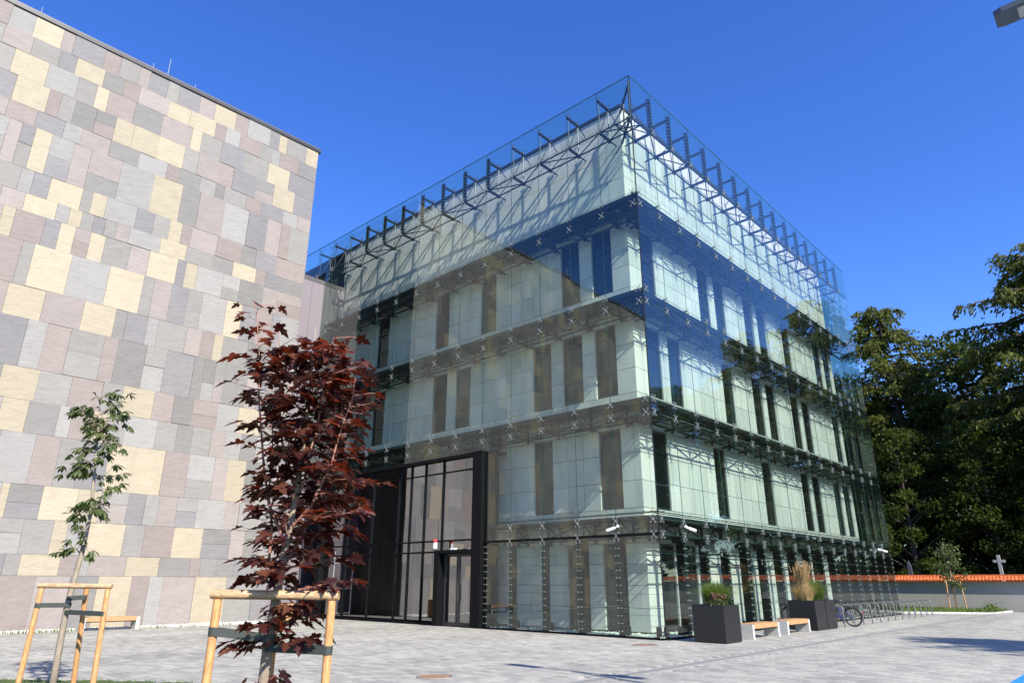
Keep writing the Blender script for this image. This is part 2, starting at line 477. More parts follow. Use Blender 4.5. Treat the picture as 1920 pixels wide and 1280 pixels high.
def paver_mats():
    out = []
    for src in ('obj', 'attr'):
        m, N, L, P = new_mat('paver_'+src)
        P.inputs['Roughness'].default_value = 0.85
        P.inputs['Specular IOR Level'].default_value = 0.3
        geo = N.new('ShaderNodeNewGeometry')
        if src == 'obj':
            r = N.new('ShaderNodeObjectInfo').outputs['Random']
        else:
            a = N.new('ShaderNodeAttribute'); a.attribute_name = 'rnd'; r = a.outputs['Fac']
        # laid in loads of slightly different batches: broad irregular bands
        mp = N.new('ShaderNodeMapping'); mp.inputs['Rotation'].default_value = (0, 0, math.radians(47)); mp.inputs['Scale'].default_value = (0.07, 0.42, 1)
        L.new(geo.outputs['Position'], mp.inputs['Vector'])
        nz = N.new('ShaderNodeTexNoise'); nz.inputs['Scale'].default_value = 1.0; nz.inputs['Detail'].default_value = 3
        L.new(mp.outputs[0], nz.inputs['Vector'])
        a1 = N.new('ShaderNodeMath'); a1.operation = 'MULTIPLY_ADD'; a1.inputs[1].default_value = 0.36; L.new(r, a1.inputs[0]); 
        s1 = N.new('ShaderNodeMath'); s1.operation = 'MULTIPLY_ADD'; s1.inputs[1].default_value = 0.75; s1.inputs[2].default_value = -0.06
        L.new(nz.outputs['Fac'], s1.inputs[0]); L.new(s1.outputs[0], a1.inputs[2])
        cr = N.new('ShaderNodeValToRGB')
        e = cr.color_ramp.elements
        e[0].position = 0.22; e[0].color = (0.225, 0.224, 0.208, 1)
        e[1].position = 0.85; e[1].color = (0.43, 0.425, 0.372, 1)
        k = e.new(0.5); k.color = (0.320, 0.317, 0.284, 1)
        L.new(a1.outputs[0], cr.inputs[0])
        fn = N.new('ShaderNodeTexNoise'); fn.inputs['Scale'].default_value = 9; fn.inputs['Detail'].default_value = 8; fn.inputs['Roughness'].default_value = 0.7
        L.new(geo.outputs['Position'], fn.inputs['Vector'])
        mr = N.new('ShaderNodeMapRange'); mr.inputs['From Min'].default_value = 0.25; mr.inputs['From Max'].default_value = 0.75
        mr.inputs['To Min'].default_value = 0.84; mr.inputs['To Max'].default_value = 1.14
        L.new(fn.outputs['Fac'], mr.inputs['Value'])
        sc = N.new('ShaderNodeVectorMath'); sc.operation = 'SCALE'; L.new(cr.outputs[0], sc.inputs[0]); L.new(mr.outputs[0], sc.inputs['Scale'])
        sn = N.new('ShaderNodeTexNoise'); sn.inputs['Scale'].default_value = 0.8; sn.inputs['Detail'].default_value = 7; sn.inputs['Roughness'].default_value = 0.7
        L.new(geo.outputs['Position'], sn.inputs['Vector'])
        sr = N.new('ShaderNodeMapRange'); sr.inputs['From Min'].default_value = 0.30; sr.inputs['From Max'].default_value = 0.52
        sr.inputs['To Min'].default_value = 0.80; sr.inputs['To Max'].default_value = 1.0; L.new(sn.outputs['Fac'], sr.inputs['Value'])
        gv = N.new('ShaderNodeTexVoronoi'); gv.inputs['Scale'].default_value = 2.3; L.new(geo.outputs['Position'], gv.inputs['Vector'])
        gr = N.new('ShaderNodeMapRange'); gr.inputs['From Min'].default_value = 0.035; gr.inputs['From Max'].default_value = 0.06
        gr.inputs['To Min'].default_value = 0.62; gr.inputs['To Max'].default_value = 1.0; L.new(gv.outputs['Distance'], gr.inputs['Value'])
        gm = N.new('ShaderNodeMath'); gm.operation = 'MULTIPLY'; L.new(sr.outputs[0], gm.inputs[0]); L.new(gr.outputs[0], gm.inputs[1])
        s3 = N.new('ShaderNodeVectorMath'); s3.operation = 'SCALE'; L.new(sc.outputs[0], s3.inputs[0]); L.new(gm.outputs[0], s3.inputs['Scale'])
        L.new(s3.outputs[0], P.inputs['Base Color'])
        bp = N.new('ShaderNodeBump'); bp.inputs['Strength'].default_value = 0.25; bp.inputs['Distance'].default_value = 0.01
        f2 = N.new('ShaderNodeTexNoise'); f2.inputs['Scale'].default_value = 60; L.new(geo.outputs['Position'], f2.inputs['Vector'])
        L.new(f2.outputs['Fac'], bp.inputs['Height']); L.new(bp.outputs[0], P.inputs['Normal'])
        out.append(m)
    return out
M['paver_obj'], M['paver_attr'] = paver_mats()

def far_paving():
    m, N, L, P = new_mat('far_paving')
    P.inputs['Roughness'].default_value = 0.88
    geo = N.new('ShaderNodeNewGeometry')
    br = N.new('ShaderNodeTexBrick'); br.inputs['Scale'].default_value = 1.0
    br.inputs['Color1'].default_value = (0.26, 0.255, 0.24, 1); br.inputs['Color2'].default_value = (0.34, 0.33, 0.30, 1)
    br.inputs['Mortar'].default_value = (0.2, 0.2, 0.19, 1); br.inputs['Mortar Size'].default_value = 0.006
    br.inputs['Brick Width'].default_value = 0.3; br.inputs['Row Height'].default_value = 0.2
    mp = N.new('ShaderNodeMapping'); mp.inputs['Rotation'].default_value = (0, 0, math.radians(90))
    L.new(geo.outputs['Position'], mp.inputs['Vector']); L.new(mp.outputs[0], br.inputs['Vector'])
    L.new(br.outputs['Color'], P.inputs['Base Color'])
    return m
M['far_paving'] = far_paving()

# ------------------------------------------------------------------ ground
g = MB()
S = 700
g.v += [(-S, -S, 0), (S, -S, 0), (S, S, 0), (-S, S, 0)]; g.f.append((0, 1, 2, 3)); g.m.append(0)
ground = tag(g.build('ground', M['lawn'], None, (0, 0, -0.12)), kind='structure')
g = MB().box((-30, -60, -0.1), (33, 26, -0.012))
pavement = tag(g.build('pavement', M['far_paving']), kind='structure')

# pavers, each with its own edges: 0.2 m courses across, joints staggered
LAWN_EDGE = [(-13.1, 0.4), (-13.4, 1.2), (-14.2, 2.4), (-15.5, 3.9), (-18.0, 6.6), (-22.0, 9.0), (-30.0, 10.0), (-30.0, -14.0), (-16.2, -14.0), (-15.2, -8.0), (-13.9, -4.0), (-13.2, -1.2)]
def in_poly(x, y, P):
    c = False; j = len(P)-1
    for i in range(len(P)):
        if (P[i][1] > y) != (P[j][1] > y) and x < (P[j][0]-P[i][0])*(y-P[i][1])/(P[j][1]-P[i][1])+P[i][0]: c = not c
        j = i
    return c
pav = []
xs = np.arange(-23.0, 27.0, 0.2)
for i, x in enumerate(xs):
    off = (i*0.137) % 0.3
    for y in np.arange(-12.0+off, 17.4, 0.3):
        if x > -0.3 and y > -0.25: continue
        if y > 16.3: continue
        if -3.86 < y+0.15 < -3.34 and x > -9: continue
        if x < -12.5 and in_poly(x+0.1, y+0.15, LAWN_EDGE): continue
        pav.append((x, y))
pav = np.array(pav)
n = len(pav)
zt = NPR.uniform(-0.0025, 0.0015, n)
B = np.column_stack([pav[:, 0]+0.003, pav[:, 1]+0.003, np.full(n, -0.06), pav[:, 0]+0.197, pav[:, 1]+0.297, zt])
cen = np.column_stack([pav[:, 0]+0.1, pav[:, 1]+0.15, np.zeros(n)]) - np.array(CAM)
dep = cen @ np.array(_fw); uu = (cen @ np.array(_rt2))/dep; vv = (cen @ np.array(_up2))/dep
vis = (dep > 0) & (np.abs(uu) < 0.75) & (vv > -0.505)
dist = np.where(vis, np.linalg.norm(cen, axis=1), 1e6)
order = np.argsort(dist)
near = order[:300]; rest = order[300:]
for k in near:
    b = B[k]
    add('paver', cube_mesh(M['paver_obj'], 'paver'), pavement, ((b[0]+b[3])/2, (b[1]+b[4])/2, (b[2]+b[5])/2), (0, 0, 0), (b[3]-b[0], b[4]-b[1], b[5]-b[2]))
V, F = boxes_np(B[rest])
keep = np.ones(len(F), bool); keep[0::6] = False
me = np_mesh('pavers', V, F[keep], M['paver_attr'], attr=np.repeat(NPR.rand(len(rest)), 5))
tag(add('pavers', me, pavement), kind='stuff')

# lawn round the young trees
lw = MB(); pts = LAWN_EDGE
lw.poly_prism([(x, y) for x, y in pts], -0.09, -0.004)
lawn = tag(lw.build('lawn', M['lawn']), kind='structure')

def blades(name, centers, h, w, lean, matr, parent=None, seed=1, loc=(0, 0, 0), curve=1.0):
    """centers (n,3); arrays of heights; every blade two bent segments"""
    r = np.random.RandomState(seed); C = np.asarray(centers, float); n = len(C)
    ang = r.uniform(0, 2*np.pi, n); ln = np.abs(r.normal(0, 1, n))*lean
    hh = h*r.uniform(0.55, 1.1, n) if np.isscalar(h) else h
    d = np.column_stack([np.cos(ang), np.sin(ang), np.zeros(n)]); sd = np.column_stack([-np.sin(ang), np.cos(ang), np.zeros(n)])
    up = np.array([0, 0, 1.0])
    p0 = C; p1 = C + up*(hh*0.55)[:, None] + d*(ln*hh*0.35)[:, None]; p2 = C + up*(hh*(1-0.25*np.minimum(ln, 1.2)*curve))[:, None] + d*(ln*hh*1.0)[:, None]
    ww = (w*r.uniform(0.7, 1.2, n))[:, None]
    V = np.stack([p0-sd*ww, p0+sd*ww, p1-sd*ww*0.8, p1+sd*ww*0.8, p2], 1).reshape(-1, 3)
    base = np.arange(n)[:, None]*5
    F = np.concatenate([base+np.array([[0, 1, 3]]), base+np.array([[0, 3, 2]]), base+np.array([[2, 3, 4]])], 1).reshape(-1, 3)
    me = np_mesh(name, V, F, matr, attr=np.repeat(r.rand(n), 3))
    return add(name, me, parent, loc)

gp = []
rr = np.random.RandomState(5)
while len(gp) < 9000:
    x = rr.uniform(-19, -13.0); y = rr.uniform(-8, 7)
    if in_poly(x, y, LAWN_EDGE): gp.append((x, y, -0.01))
tag(blades('lawn_grass', gp, 0.075, 0.004, 0.5, M['grass_green'], seed=3), 'short green lawn grass round the two staked young trees', 'grass', kind='stuff')

# ------------------------------------------------------------------ stone-clad building on the left
SB = empty('stone_building', (-3.44, 17.08, 0), math.radians(-1.03))
tag(SB, 'tall windowless building clad in patchwork of grey, pink and cream stone slabs', 'building')
H = 23.06
MB().box((-36, 0.05, 0), (-0.02, 9, H)).build('wall', M['joint'], SB)
mb = MB(); mb.box((-36.1, -0.10, H), (0.10, 9.1, H+0.16)); mb.build('coping', M['flash_dark'], SB)
mb = MB(); mb.box((-36.1, -0.02, H+0.16), (0.02, 9.05, H+0.27)); mb.build('flashing', M['flash_grey'], SB)
for t, h in ((-12.7, 0.55), (-8.3, 0.5), (-7.65, 1.15), (-6.4, 0.45), (-15.5, 0.8)):
    MB().tube((t, 0.5, H+0.36), (t, 0.5, H+0.38+h), 0.022, 0.012, 6).tube((t, 0.5, H+0.36), (t, 0.5, H+0.46), 0.06, 0.04, 8).build('lightning_rod', M['steel_bright'], SB)
courses = [0.03, 1.76, 2.45, 3.6, 4.75, 6.5, 7.65, 8.8, 10.6, 11.8, 13.5, 14.67, 15.4, 16.38, 18.2, 18.95, 20.1, 21.2, 22.05, H-0.01]
yellow = [(-12.82,-11.84,22.49),(-13.17,-12.01,20.72),(-11.17,-10.12,21.62),(-12.88,-11.77,19.53),(-10.26,-9.8,20.62),(-7.48,-6.52,21.59),(-6.44,-5.35,21.61),(-5.51,-4.48,22.41),(-9.33,-8.62,19.52),(-8.65,-7.6,19.57),(-7.53,-6.47,19.73),(-6.32,-5.87,20.7),(-11.87,-11.31,17.39),(-2.2,-1.78,22.45),(-0.69,-0.02,22.46),(-2.56,-1.44,20.71),(-7.46,-6.26,17.34),(-10.99,-9.89,15.94),(-9.53,-9.01,15.9),(-2.15,-1.05,19.59),(-11.64,-10.59,15.05),(-10.16,-9.73,15.01),(-12.19,-11.8,14.17),(-6.51,-6.0,15.88),(-10.34,-9.83,14.08),(-9.28,-8.76,14.07),(-6.75,-5.68,14.99),(-10.97,-9.73,12.79),(-7.07,-5.93,14.07),(-3.57,-2.48,14.94),(-5.56,-5.07,14.04),(-8.38,-7.1,12.63),(-11.43,-10.27,11.22),(-3.59,-2.87,13.02),(-8.97,-7.85,11.23),(-10.98,-9.86,8.42),(-10.75,-9.95,7.26),(-7.03,-5.88,8.28),(-7.87,-7.34,6.98),(-3.89,-3.5,11.01),(-2.36,-1.33,8.23),(-7.1,-6.23,5.78),(-6.2,-5.08,5.7),(-10.16,-9.93,4.39),(-8.94,-7.84,4.39),(-7.82,-7.09,4.38),(-2.51,-1.71,5.59),(-8.39,-7.94,3.21),(-7.25,-6.05,3.19),(-4.28,-3.14,3.07),(-9.15,-7.97,2.28),(-5.8,-4.63,2.16),(-6.64,-5.52,1.02),(-3.18,-1.92,0.92)]
greys = ['slate_grey']*5 + ['slate_mid']*3 + ['slate_blue']*4 + ['slate_light']*4 + ['slate_pink']*4 + ['slate_pinklight']*4
r = random.Random(21)
pieces = []
for ci in range(len(courses)-1):
    z0, z1 = courses[ci], courses[ci+1]
    ys = sorted([(a, b) for a, b, z in yellow if z0 <= z < z1])
    fixed = []
    for a, b in ys:
        if fixed and a < fixed[-1][1]: a = fixed[-1][1]
        if b-a > 0.15: fixed.append((a, b))
    cuts = []; x = -35.9; lastc = None
    fi = 0
    while x < -0.02:
        if fi < len(fixed) and x >= fixed[fi][0]-0.28:
            cuts.append((x, fixed[fi][1], 'slate_yellow')); x = fixed[fi][1]; fi += 1; continue
        w = r.choice([0.42, 0.5, 0.62, 0.7, 0.78, 0.95, 1.05, 1.15, 1.15])
        lim = fixed[fi][0] if fi < len(fixed) else -0.02
        if lim - (x+w) < 0.38: w = lim-x
        c = r.choice(greys)
        if x < -13.2 and r.random() < 0.2: c = 'slate_yellow'
        while c == lastc: c = r.choice(greys)
        lastc = c
        cuts.append((x, x+w, c)); x += w
    for a, b, c in cuts:
        zz = [(z0, z1, c)]
        if z1-z0 > 1.1 and c != 'slate_yellow' and r.random() < 0.16:
            zm = z0+(z1-z0)*r.uniform(0.4, 0.6); zz = [(z0, zm, c), (zm, z1, r.choice(greys))]
        for q0, q1, cc in zz:
            pr_ = r.uniform(-0.016, 0.014)
            pieces.append((a+0.004, -0.045-pr_, q0+0.004, b-0.004, 0.0495, q1-0.004, M[cc], (b-a)*(q1-q0)*(1.0 if a > -14.6 else 0.001)))
emit_boxes('stone_panel', pieces, SB)

# link wall between the two buildings
LB = empty('link_building', (0, 21.0, 0))
tag(LB, 'narrow lilac-grey panelled link wall between the stone and glass buildings', 'building')
MB().box((-9, 0.05, 0), (1.29, 7, 17.7)).build('wall', M['joint'], LB)
MB().box((-9, -0.06, 17.7), (1.29, 7, 17.95)).build('coping', M['flash_grey'], LB)
for i in range(5):
    x1 = 1.28-i*2.05
    for j in range(5):
        z0 = 0.02+j*3.536
        add('wall_panel', cube_mesh(M['lavender'], 'wall_panel'), LB, (x1-1.02, 0.0, z0+1.765), (0, 0, 0), (2.035, 0.09, 3.52))

# ------------------------------------------------------------------ the glass-screened office building
GB = empty('glass_office_building', (0, 0, 0))
tag(GB, 'pale green stone office building behind a full-height bolted glass screen', 'building')
WR, NR = 1.52, 16
WL, NL = 1.56, 15
XE = WR*NR                     # 24.32 end of the long glass face
YE = WL*NL
ZT = 20.32
LV = [3.47, 7.34, 11.29, 15.16]
DROP = 0.47
G = 1.3                        # screen to stone
XS = 23.6                      # far end of the stone

# dark core behind the stone
MB().box((G+0.29, G+0.29, 6.62), (XS-0.1, 30, 20.3)).build('wall', M['core_dark'], GB)
MB().box((G+0.29, G+0.29, 0.0), (XS-0.1, 8.15, 6.60)).build('wall', M['core_dark'], GB)
MB().box((7.0, 8.17, 0.0), (XS-0.1, 30, 6.60)).build('wall', M['lobby_dark'], GB)
mb = MB(); mb.box((G-0.06, G-0.06, 20.3), (XS+0.06, 30, 20.42)); mb.build('coping', M['flash_dark'], GB)

# windows: (storey, position along the face)
R0, RM = 2.2, 1.53
WINR = {'A': [0, 3, 6, 9, 10, 12, 13], 'B': [0, 1, 4, 6, 7, 9, 10, 13], 'C': [0, 3, 4, 6, 7, 9, 12, 13], 'G': [0, 1, 4, 7, 9, 11, 12, 13]}
L0, LM = 2.1, 1.57
WINL = {'A': [0, 2, 4], 'B': [0, 1, 2, 5, 6, 9, 10], 'C': [0, 1, 4, 6, 9], 'G': [0, 1]}
WZ = {'G': (0.12, 2.85), 'A': (4.0, 6.8), 'B': (8.05, 10.8), 'C': (12.15, 14.95)}
ROWS = [(0.08, 'G'), (0.80, 'G'), (1.50, 'G'), (2.18, 'G'), (2.85, None), (3.45, None), (4.0, 'A'), (4.93, 'A'), (5.9, 'A'), (6.8, None), (7.4, None), (8.05, 'B'), (8.97, 'B'), (9.9, 'B'), (10.8, None), (11.45, None), (12.15, 'C'), (13.08, 'C'), (14.0, 'C'), (14.95, None), (15.75, None), (17.0, None), (18.2, None), (19.4, None), (20.28, 'end')]
ww_ = 0.95
def cols(start, m, wins, end):
    """column cuts along a face: window openings and stone strips"""
    out = []; x = G
    for k in sorted(wins):
        a = start+m*k; out.append((x, a, False)); out.append((a, a+ww_, True)); x = a+ww_
    out.append((x, end, False))
    return out
stone = []
rs = random.Random(4)
def stone_face(face, start, m, WIN, end):
    for i in range(len(ROWS)-1):
        z0, st = ROWS[i]; z1 = ROWS[i+1][0]
        wins = WIN.get(st, []) if st else []
        lo_lobby = (face == 'L' and z0 < 6.7)
        e = 8.12 if lo_lobby else end
        strips = [(a, b) for a, b, w in cols(start, m, [k for k in wins if start+m*k+ww_ < e], e) if not w]
        for a, b in strips:
            nn = max(1, round((b-a)/0.80)); w = (b-a)/nn
            for q in range(nn):
                p0, p1 = a+q*w+0.009, a+(q+1)*w-0.009
                d = rs.uniform(-0.003, 0.003)
                mt = M['core_stone'] if rs.random() < 0.62 else M['core_stone_b']
                c = (p0+p1)/2
                if face == 'R':
                    if p0 < G+0.05: p0 = G
                    stone.append((p0, G+d, z0+0.009, p1, G+0.285, z1-0.009, mt, w*(z1-z0)*1e3/((c+19)**2+12.7**2)))
                else:
                    if p0 < G+0.05: p0 = G+0.288
                    stone.append((G+d, p0, z0+0.009, G+0.285, p1, z1-0.009, mt, w*(z1-z0)*1e3/((c+11.4)**2+20**2)))
stone_face('R', R0, RM, WINR, XS)
stone_face('L', L0, LM, WINL, 21.0)
emit_boxes('stone_panel', stone, GB)

# windows: frame with pane
fr = MB(); fw_, t_ = ww_/2, 0.06
def win_frame_mesh(hgt):
    mb = MB()
    mb.box((-fw_, -0.04, 0), (-fw_+t_, 0.06, hgt)); mb.box((fw_-t_, -0.04, 0), (fw_, 0.06, hgt))
    mb.box((-fw_+t_, -0.04, 0), (fw_-t_, 0.06, t_)); mb.box((-fw_+t_, -0.04, hgt-t_), (fw_-t_, 0.06, hgt))
    mb.box((-fw_+t_, -0.03, hgt*0.30), (fw_-t_, 0.05, hgt*0.30+0.05))
    return mb.mesh('window', M['win_frame'])
_wf = {}
def window(face, a, st):
    z0, z1 = WZ[st]; hgt = z1-z0-0.02
    if st not in _wf: _wf[st] = (win_frame_mesh(hgt), MB().box((-fw_+t_, 0.0, t_), (fw_-t_, 0.02, hgt-t_)).mesh('pane', M['win_pane']))
    c = a+ww_/2
    if face == 'R': o = add('window', _wf[st][0], GB, (c, G+0.09, z0+0.01))
    else: o = add('window', _wf[st][0], GB, (G+0.11, c, z0+0.01), (0, 0, -math.pi/2))
    add('pane', _wf[st][1], o)
for st, ks in WINR.items():
    for k in ks: window('R', R0+RM*k, st)
for st, ks in WINL.items():
    for k in ks:
        if st in 'AG' and L0+LM*k > 7.2: continue
        window('L', L0+LM*k, st)

# ---- glass screen
rows_g = [0.06, 0.66, 1.26, 1.86, 2.44, 3.0]
rows_u = [3.0, 3.47, 6.87, 7.34, 10.82, 11.29, 14.69, 15.16, 18.5, 20.32]
rows_u[1], rows_u[2] = LV[0], LV[1]-DROP
GT = 0.022
panes = []
gap = 0.006
def pane(face, a0, a1, z0, z1):
    c = (a0+a1)/2
    if face == 'R': panes.append((a0+gap, -GT, z0+gap, a1-gap, 0, z1-gap, M['glass'], (a1-a0)*(z1-z0)*1e3/((c+19)**2+11.4**2)))
    elif face == 'L': panes.append((-GT, a0+gap, z0+gap, 0, a1-gap, z1-gap, M['glass'], (a1-a0)*(z1-z0)*1e3/((c+11.4)**2+19**2)))
    else: panes.append((XE, a0+gap, z0+gap, XE+GT, a1-gap, z1-gap, M['glass'], (a1-a0)*(z1-z0)*1e2/((c+11.4)**2+43**2)))
for i in range(NR):
    a0, a1 = i*WR, (i+1)*WR
    for z0, z1 in zip(rows_g[:-1], rows_g[1:]): pane('R', a0, a1, z0, z1)
    for z0, z1 in zip(rows_u[:-1], rows_u[1:]): pane('R', a0, a1, z0, z1)
for i in range(NL):
    a0, a1 = i*WL, (i+1)*WL
    for z0, z1 in zip(rows_u[:-1], rows_u[1:]):
        b1 = a1
        if z1 < 17.5 or (z0 < 16 and z1 < 19):
            if a0 > 20.9: continue
            b1 = min(a1, 20.9)
        zz0 = z0
        if i >= 5:
            if z1 < 6.6: continue
            zz0 = max(z0, 6.52)
        pane('L', a0, b1, zz0, z1)
    if i < 5:
        for z0, z1 in zip(rows_g[:-1], rows_g[1:]): pane('L', a0, a1, z0, z1)
for i in range(4):
    for z0, z1 in zip([0.06]+rows_u[:-1], [3.0]+rows_u[1:]): pane('F', i*WR, (i+1)*WR, z0, z1)
emit_boxes('glass_pane', panes, GB, tilt=0.0018)

# thin dark gaskets in the pane joints
mb = MB()
for i in range(1, NR): mb.box((i*WR-0.007, -0.018, 0.06), (i*WR+0.007, -0.003, ZT))
for z in rows_g[1:]+rows_u[1:-1]: mb.box((0, -0.017, z-0.004), (XE, -0.004, z+0.004))
mb.build('joint_gasket', M['glass_edge'], GB)
mb = MB()
for i in range(1, NL):
    zb = 0.06 if i < 5 else 6.52
    if i*WL > 20.9: zb = 18.5
    mb.box((-0.018, i*WL-0.007, zb), (-0.003, i*WL+0.007, ZT))
for z in rows_g[1:]: mb.box((-0.017, 0, z-0.004), (-0.004, 5*WL, z+0.004))
for z in rows_u[2:-1]: mb.box((-0.017, 0, z-0.004), (-0.004, 20.9, z+0.004))
mb.build('joint_gasket', M['glass_edge'], GB)
MB().box((0.0, -0.024, ZT), (XE, 0.002, ZT+0.03)).build('top_edge', M['glass_edge'], GB)
MB().box((-0.024, 0.002, ZT), (0.002, YE, ZT+0.03)).build('top_edge', M['glass_edge'], GB)
MB().box((-0.03, -0.03, 0.03), (0.0, 0.0, ZT)).build('corner_seal', M['steel_dark'], GB)
for a, b in (((0, -0.06, 0.0), (XE, 0.04, 0.05)), ((-0.06, 0.04, 0.0), (0.04, 7.6, 0.05))):
    MB().box(a, b).build('base_channel', M['steel_black'], GB)
MB().box((-0.05, 0.0, 2.98), (0.08, 7.6, 3.06)).build('transom', M['steel_black'], GB)

# ---- walkways with trusses on each storey.  local frame of a face: (along, inward, up)
def FP(face, a, b, z):
    return (a, b, z) if face == 'R' else (b, a, z)
def sq(mb, face, p, q, r, n=4):
    mb.tube(FP(face, *p), FP(face, *q), r, n=n)

def bracket_mesh(face):
    mb = MB()
    sq(mb, face, (0, 0.05, -DROP), (0, 1.29, -DROP), 0.048)
    sq(mb, face, (0, 0.05, 0), (0, 1.29, 0), 0.036)
    sq(mb, face, (0, 0.30, 0), (0, 0.30, -DROP), 0.026)
    sq(mb, face, (0, 0.98, 0.0), (0, 0.98, -DROP-0.14), 0.052)
    sq(mb, face, (0, 0.30, 0), (0, 0.98, -DROP), 0.026)
    return mb.mesh('bracket', M['steel_dark'])
BR = {f: bracket_mesh(f) for f in 'RL'}
def arm_x(mb, face, z=0.0):
    """four-armed glass clamp"""
    c = FP(face, 0, -0.045, z)
    for sa in (-1, 1):
        for sz in (-1, 1):
            e = FP(face, sa*0.085, -0.045, z+sz*0.10)
            mb.tube(c, e, 0.011, 0.008, 4)
            mb.tube(FP(face, sa*0.085, -0.060, z+sz*0.10), FP(face, sa*0.085, -0.023, z+sz*0.10), 0.019, n=7)
    mb.tube(FP(face, 0, -0.06, z), FP(face, 0, 0.06, z), 0.028, n=6)
    return mb
SP = {f: arm_x(MB(), f).mesh('spider_clamp', M['steel_bright']) for f in 'RL'}

def canopy(face, z, length, nbay, w, end_in):
    a0 = 0.30
    d0 = MB().box(FP(face, a0 if face == 'R' else 1.302, 0.30, z+0.05), FP(face, end_in, 1.295, z+0.10))
    dk = MB()
    p = [FP(face, a0 if face == 'R' else 1.297, 0.30, z+0.05), FP(face, end_in, 1.294, z+0.095)]
    lo = [min(p[0][i], p[1][i]) for i in range(3)]; hi = [max(p[0][i], p[1][i]) for i in range(3)]
    if face == 'L': lo[1] = 0.303
    dk.box(lo, hi)
    deck = dk.build('walkway', M['deck'], GB)
    # kick plate and pipes
    mb = MB()
    q0 = FP(face, 0.27, 0.272, z-0.02); q1 = FP(face, end_in, 0.298, z+0.15)
    mb.box([min(q0[i], q1[i]) for i in range(3)], [max(q0[i], q1[i]) for i in range(3)])
    mb.build('edge_plate', M['steel_dark'], deck)
    for b, dz, rr_ in ((0.16, 0.0, 0.036), (0.20, -DROP, 0.034), (0.98, -DROP, 0.042), (0.60, -DROP, 0.022)) + (((0.60, 0.26, 0.014), (0.30, 0.26, 0.014)) if z < 4 else ()):
        mb = MB(); mb.tube(FP(face, 0.1, b, z+dz), FP(face, end_in, b, z+dz), rr_, n=6); mb.build('chord', M['steel_dark'], deck)
    mb = MB()
    for i in range(nbay):
        a, c = (i*w, (i+1)*w)
        if c > end_in+0.1: break
        if i % 2: mb.tube(FP(face, a, 0.20, z-DROP), FP(face, c, 0.98, z-DROP), 0.030, n=5)
        else: mb.tube(FP(face, a, 0.98, z-DROP), FP(face, c, 0.20, z-DROP), 0.030, n=5)
        mb.tube(FP(face, a, 0.20, z), FP(face, c, 0.20, z-DROP), 0.026, n=5)
    mb.build('bracing', M['steel_dark'], deck)
    for i in range(1, nbay):
        if i*w > end_in: break
        add('bracket', BR[face], deck, FP(face, i*w, 0, z))
    # diagonal bracket at the corner
    if face == 'R':
        mb = MB()
        for dz, rr_ in ((0.0, 0.036), (-DROP, 0.05)):
            mb.tube((0.06, 0.06, z+dz), (1.29, 1.29, z+dz), rr_, n=4)
        mb.tube((0.25, 0.25, z), (0.25, 0.25, z-DROP-0.1), 0.04, n=4); mb.tube((0.95, 0.95, z+0.05), (0.95, 0.95, z-DROP-0.14), 0.05, n=4)
        mb.tube((0.25, 0.25, z), (0.95, 0.95, z-DROP), 0.03, n=4)
        mb.tube((0.06, 0.06, z-DROP), (1.52, 0.98, z-DROP), 0.026, n=5); mb.tube((0.06, 0.06, z-DROP), (0.98, 1.56, z-DROP), 0.026, n=5)
        mb.build('corner_bracket', M['steel_dark'], deck)
    return deck
for k, z in enumerate(LV):
    canopy('R', z, XE, NR, WR, XE-0.1)
    canopy('L', z, YE, NL, WL, 7.55 if k == 0 else 20.85)

def clamp(face, a, z):
    add('spider_clamp', SP[face], GB, FP(face, a, 0, z))
for z in LV:
    for dz in (0, -DROP):
        for i in range(1, NR): clamp('R', i*WR, z+dz)
        for i in range(1, 14):
            if z == LV[0] and i > 4: continue
            clamp('L', i*WL, z+dz)
        clamp('R', 0.16, z+dz); clamp('L', 0.16, z+dz)

# ---- roof-level outriggers
def outrigger_mesh(face):
    mb = MB()
    for z in (18.5, 20.0):
        sq(mb, face, (0, 0.05, z), (0, 0.86, z), 0.064)
        sq(mb, face, (0, 0.80, z-0.10), (0, 0.80, z+0.06), 0.066)
    sq(mb, face, (0, 0.84, 18.5), (0, 1.29, 18.5), 0.03)
    sq(mb, face, (0, 0.84, 20.0), (0, 1.29, 19.7), 0.02)
    return mb.mesh('outrigger', M['steel_dark'])
def rods_mesh(face):
    mb = MB()
    for b in (0.12, 0.78):
        mb.tube(FP(face, 0, b, 18.45), FP(face, 0, b, 20.12), 0.022, n=6)
        for s_ in (-0.06, 0.06):
            mb.sphere(FP(face, s_, b, 20.20), 0.030, 6, 4); mb.tube(FP(face, 0, b, 20.06), FP(face, s_, b, 20.19), 0.012, n=4)
    mb.tube(FP(face, 0, 0.16, 18.6), FP(face, 0, 0.76, 19.9), 0.020, n=5)
    return mb.mesh('tie_rods', M['steel_rod'])
def lightbar_mesh(face):
    mb = MB()
    p, q = FP(face, -0.075, 0.03, 18.55), FP(face, 0.075, 0.15, 20.12)
    mb.box([min(p[i], q[i]) for i in range(3)], [max(p[i], q[i]) for i in range(3)])
    for k in range(9):
        z = 18.68+k*0.165
        for s_ in (-1, 1): mb.tube(FP(face, s_*0.095, 0.09, z), FP(face, s_*0.07, 0.09, z), 0.026, n=6, mi=1)
        mb.tube(FP(face, 0.0, 0.0, z), FP(face, 0, 0.03, z), 0.026, n=6, mi=1)
    return mb.mesh('light_bar', [M['steel_black'], M['steel_bright']])
OM = {f: (outrigger_mesh(f), rods_mesh(f), lightbar_mesh(f)) for f in 'RL'}
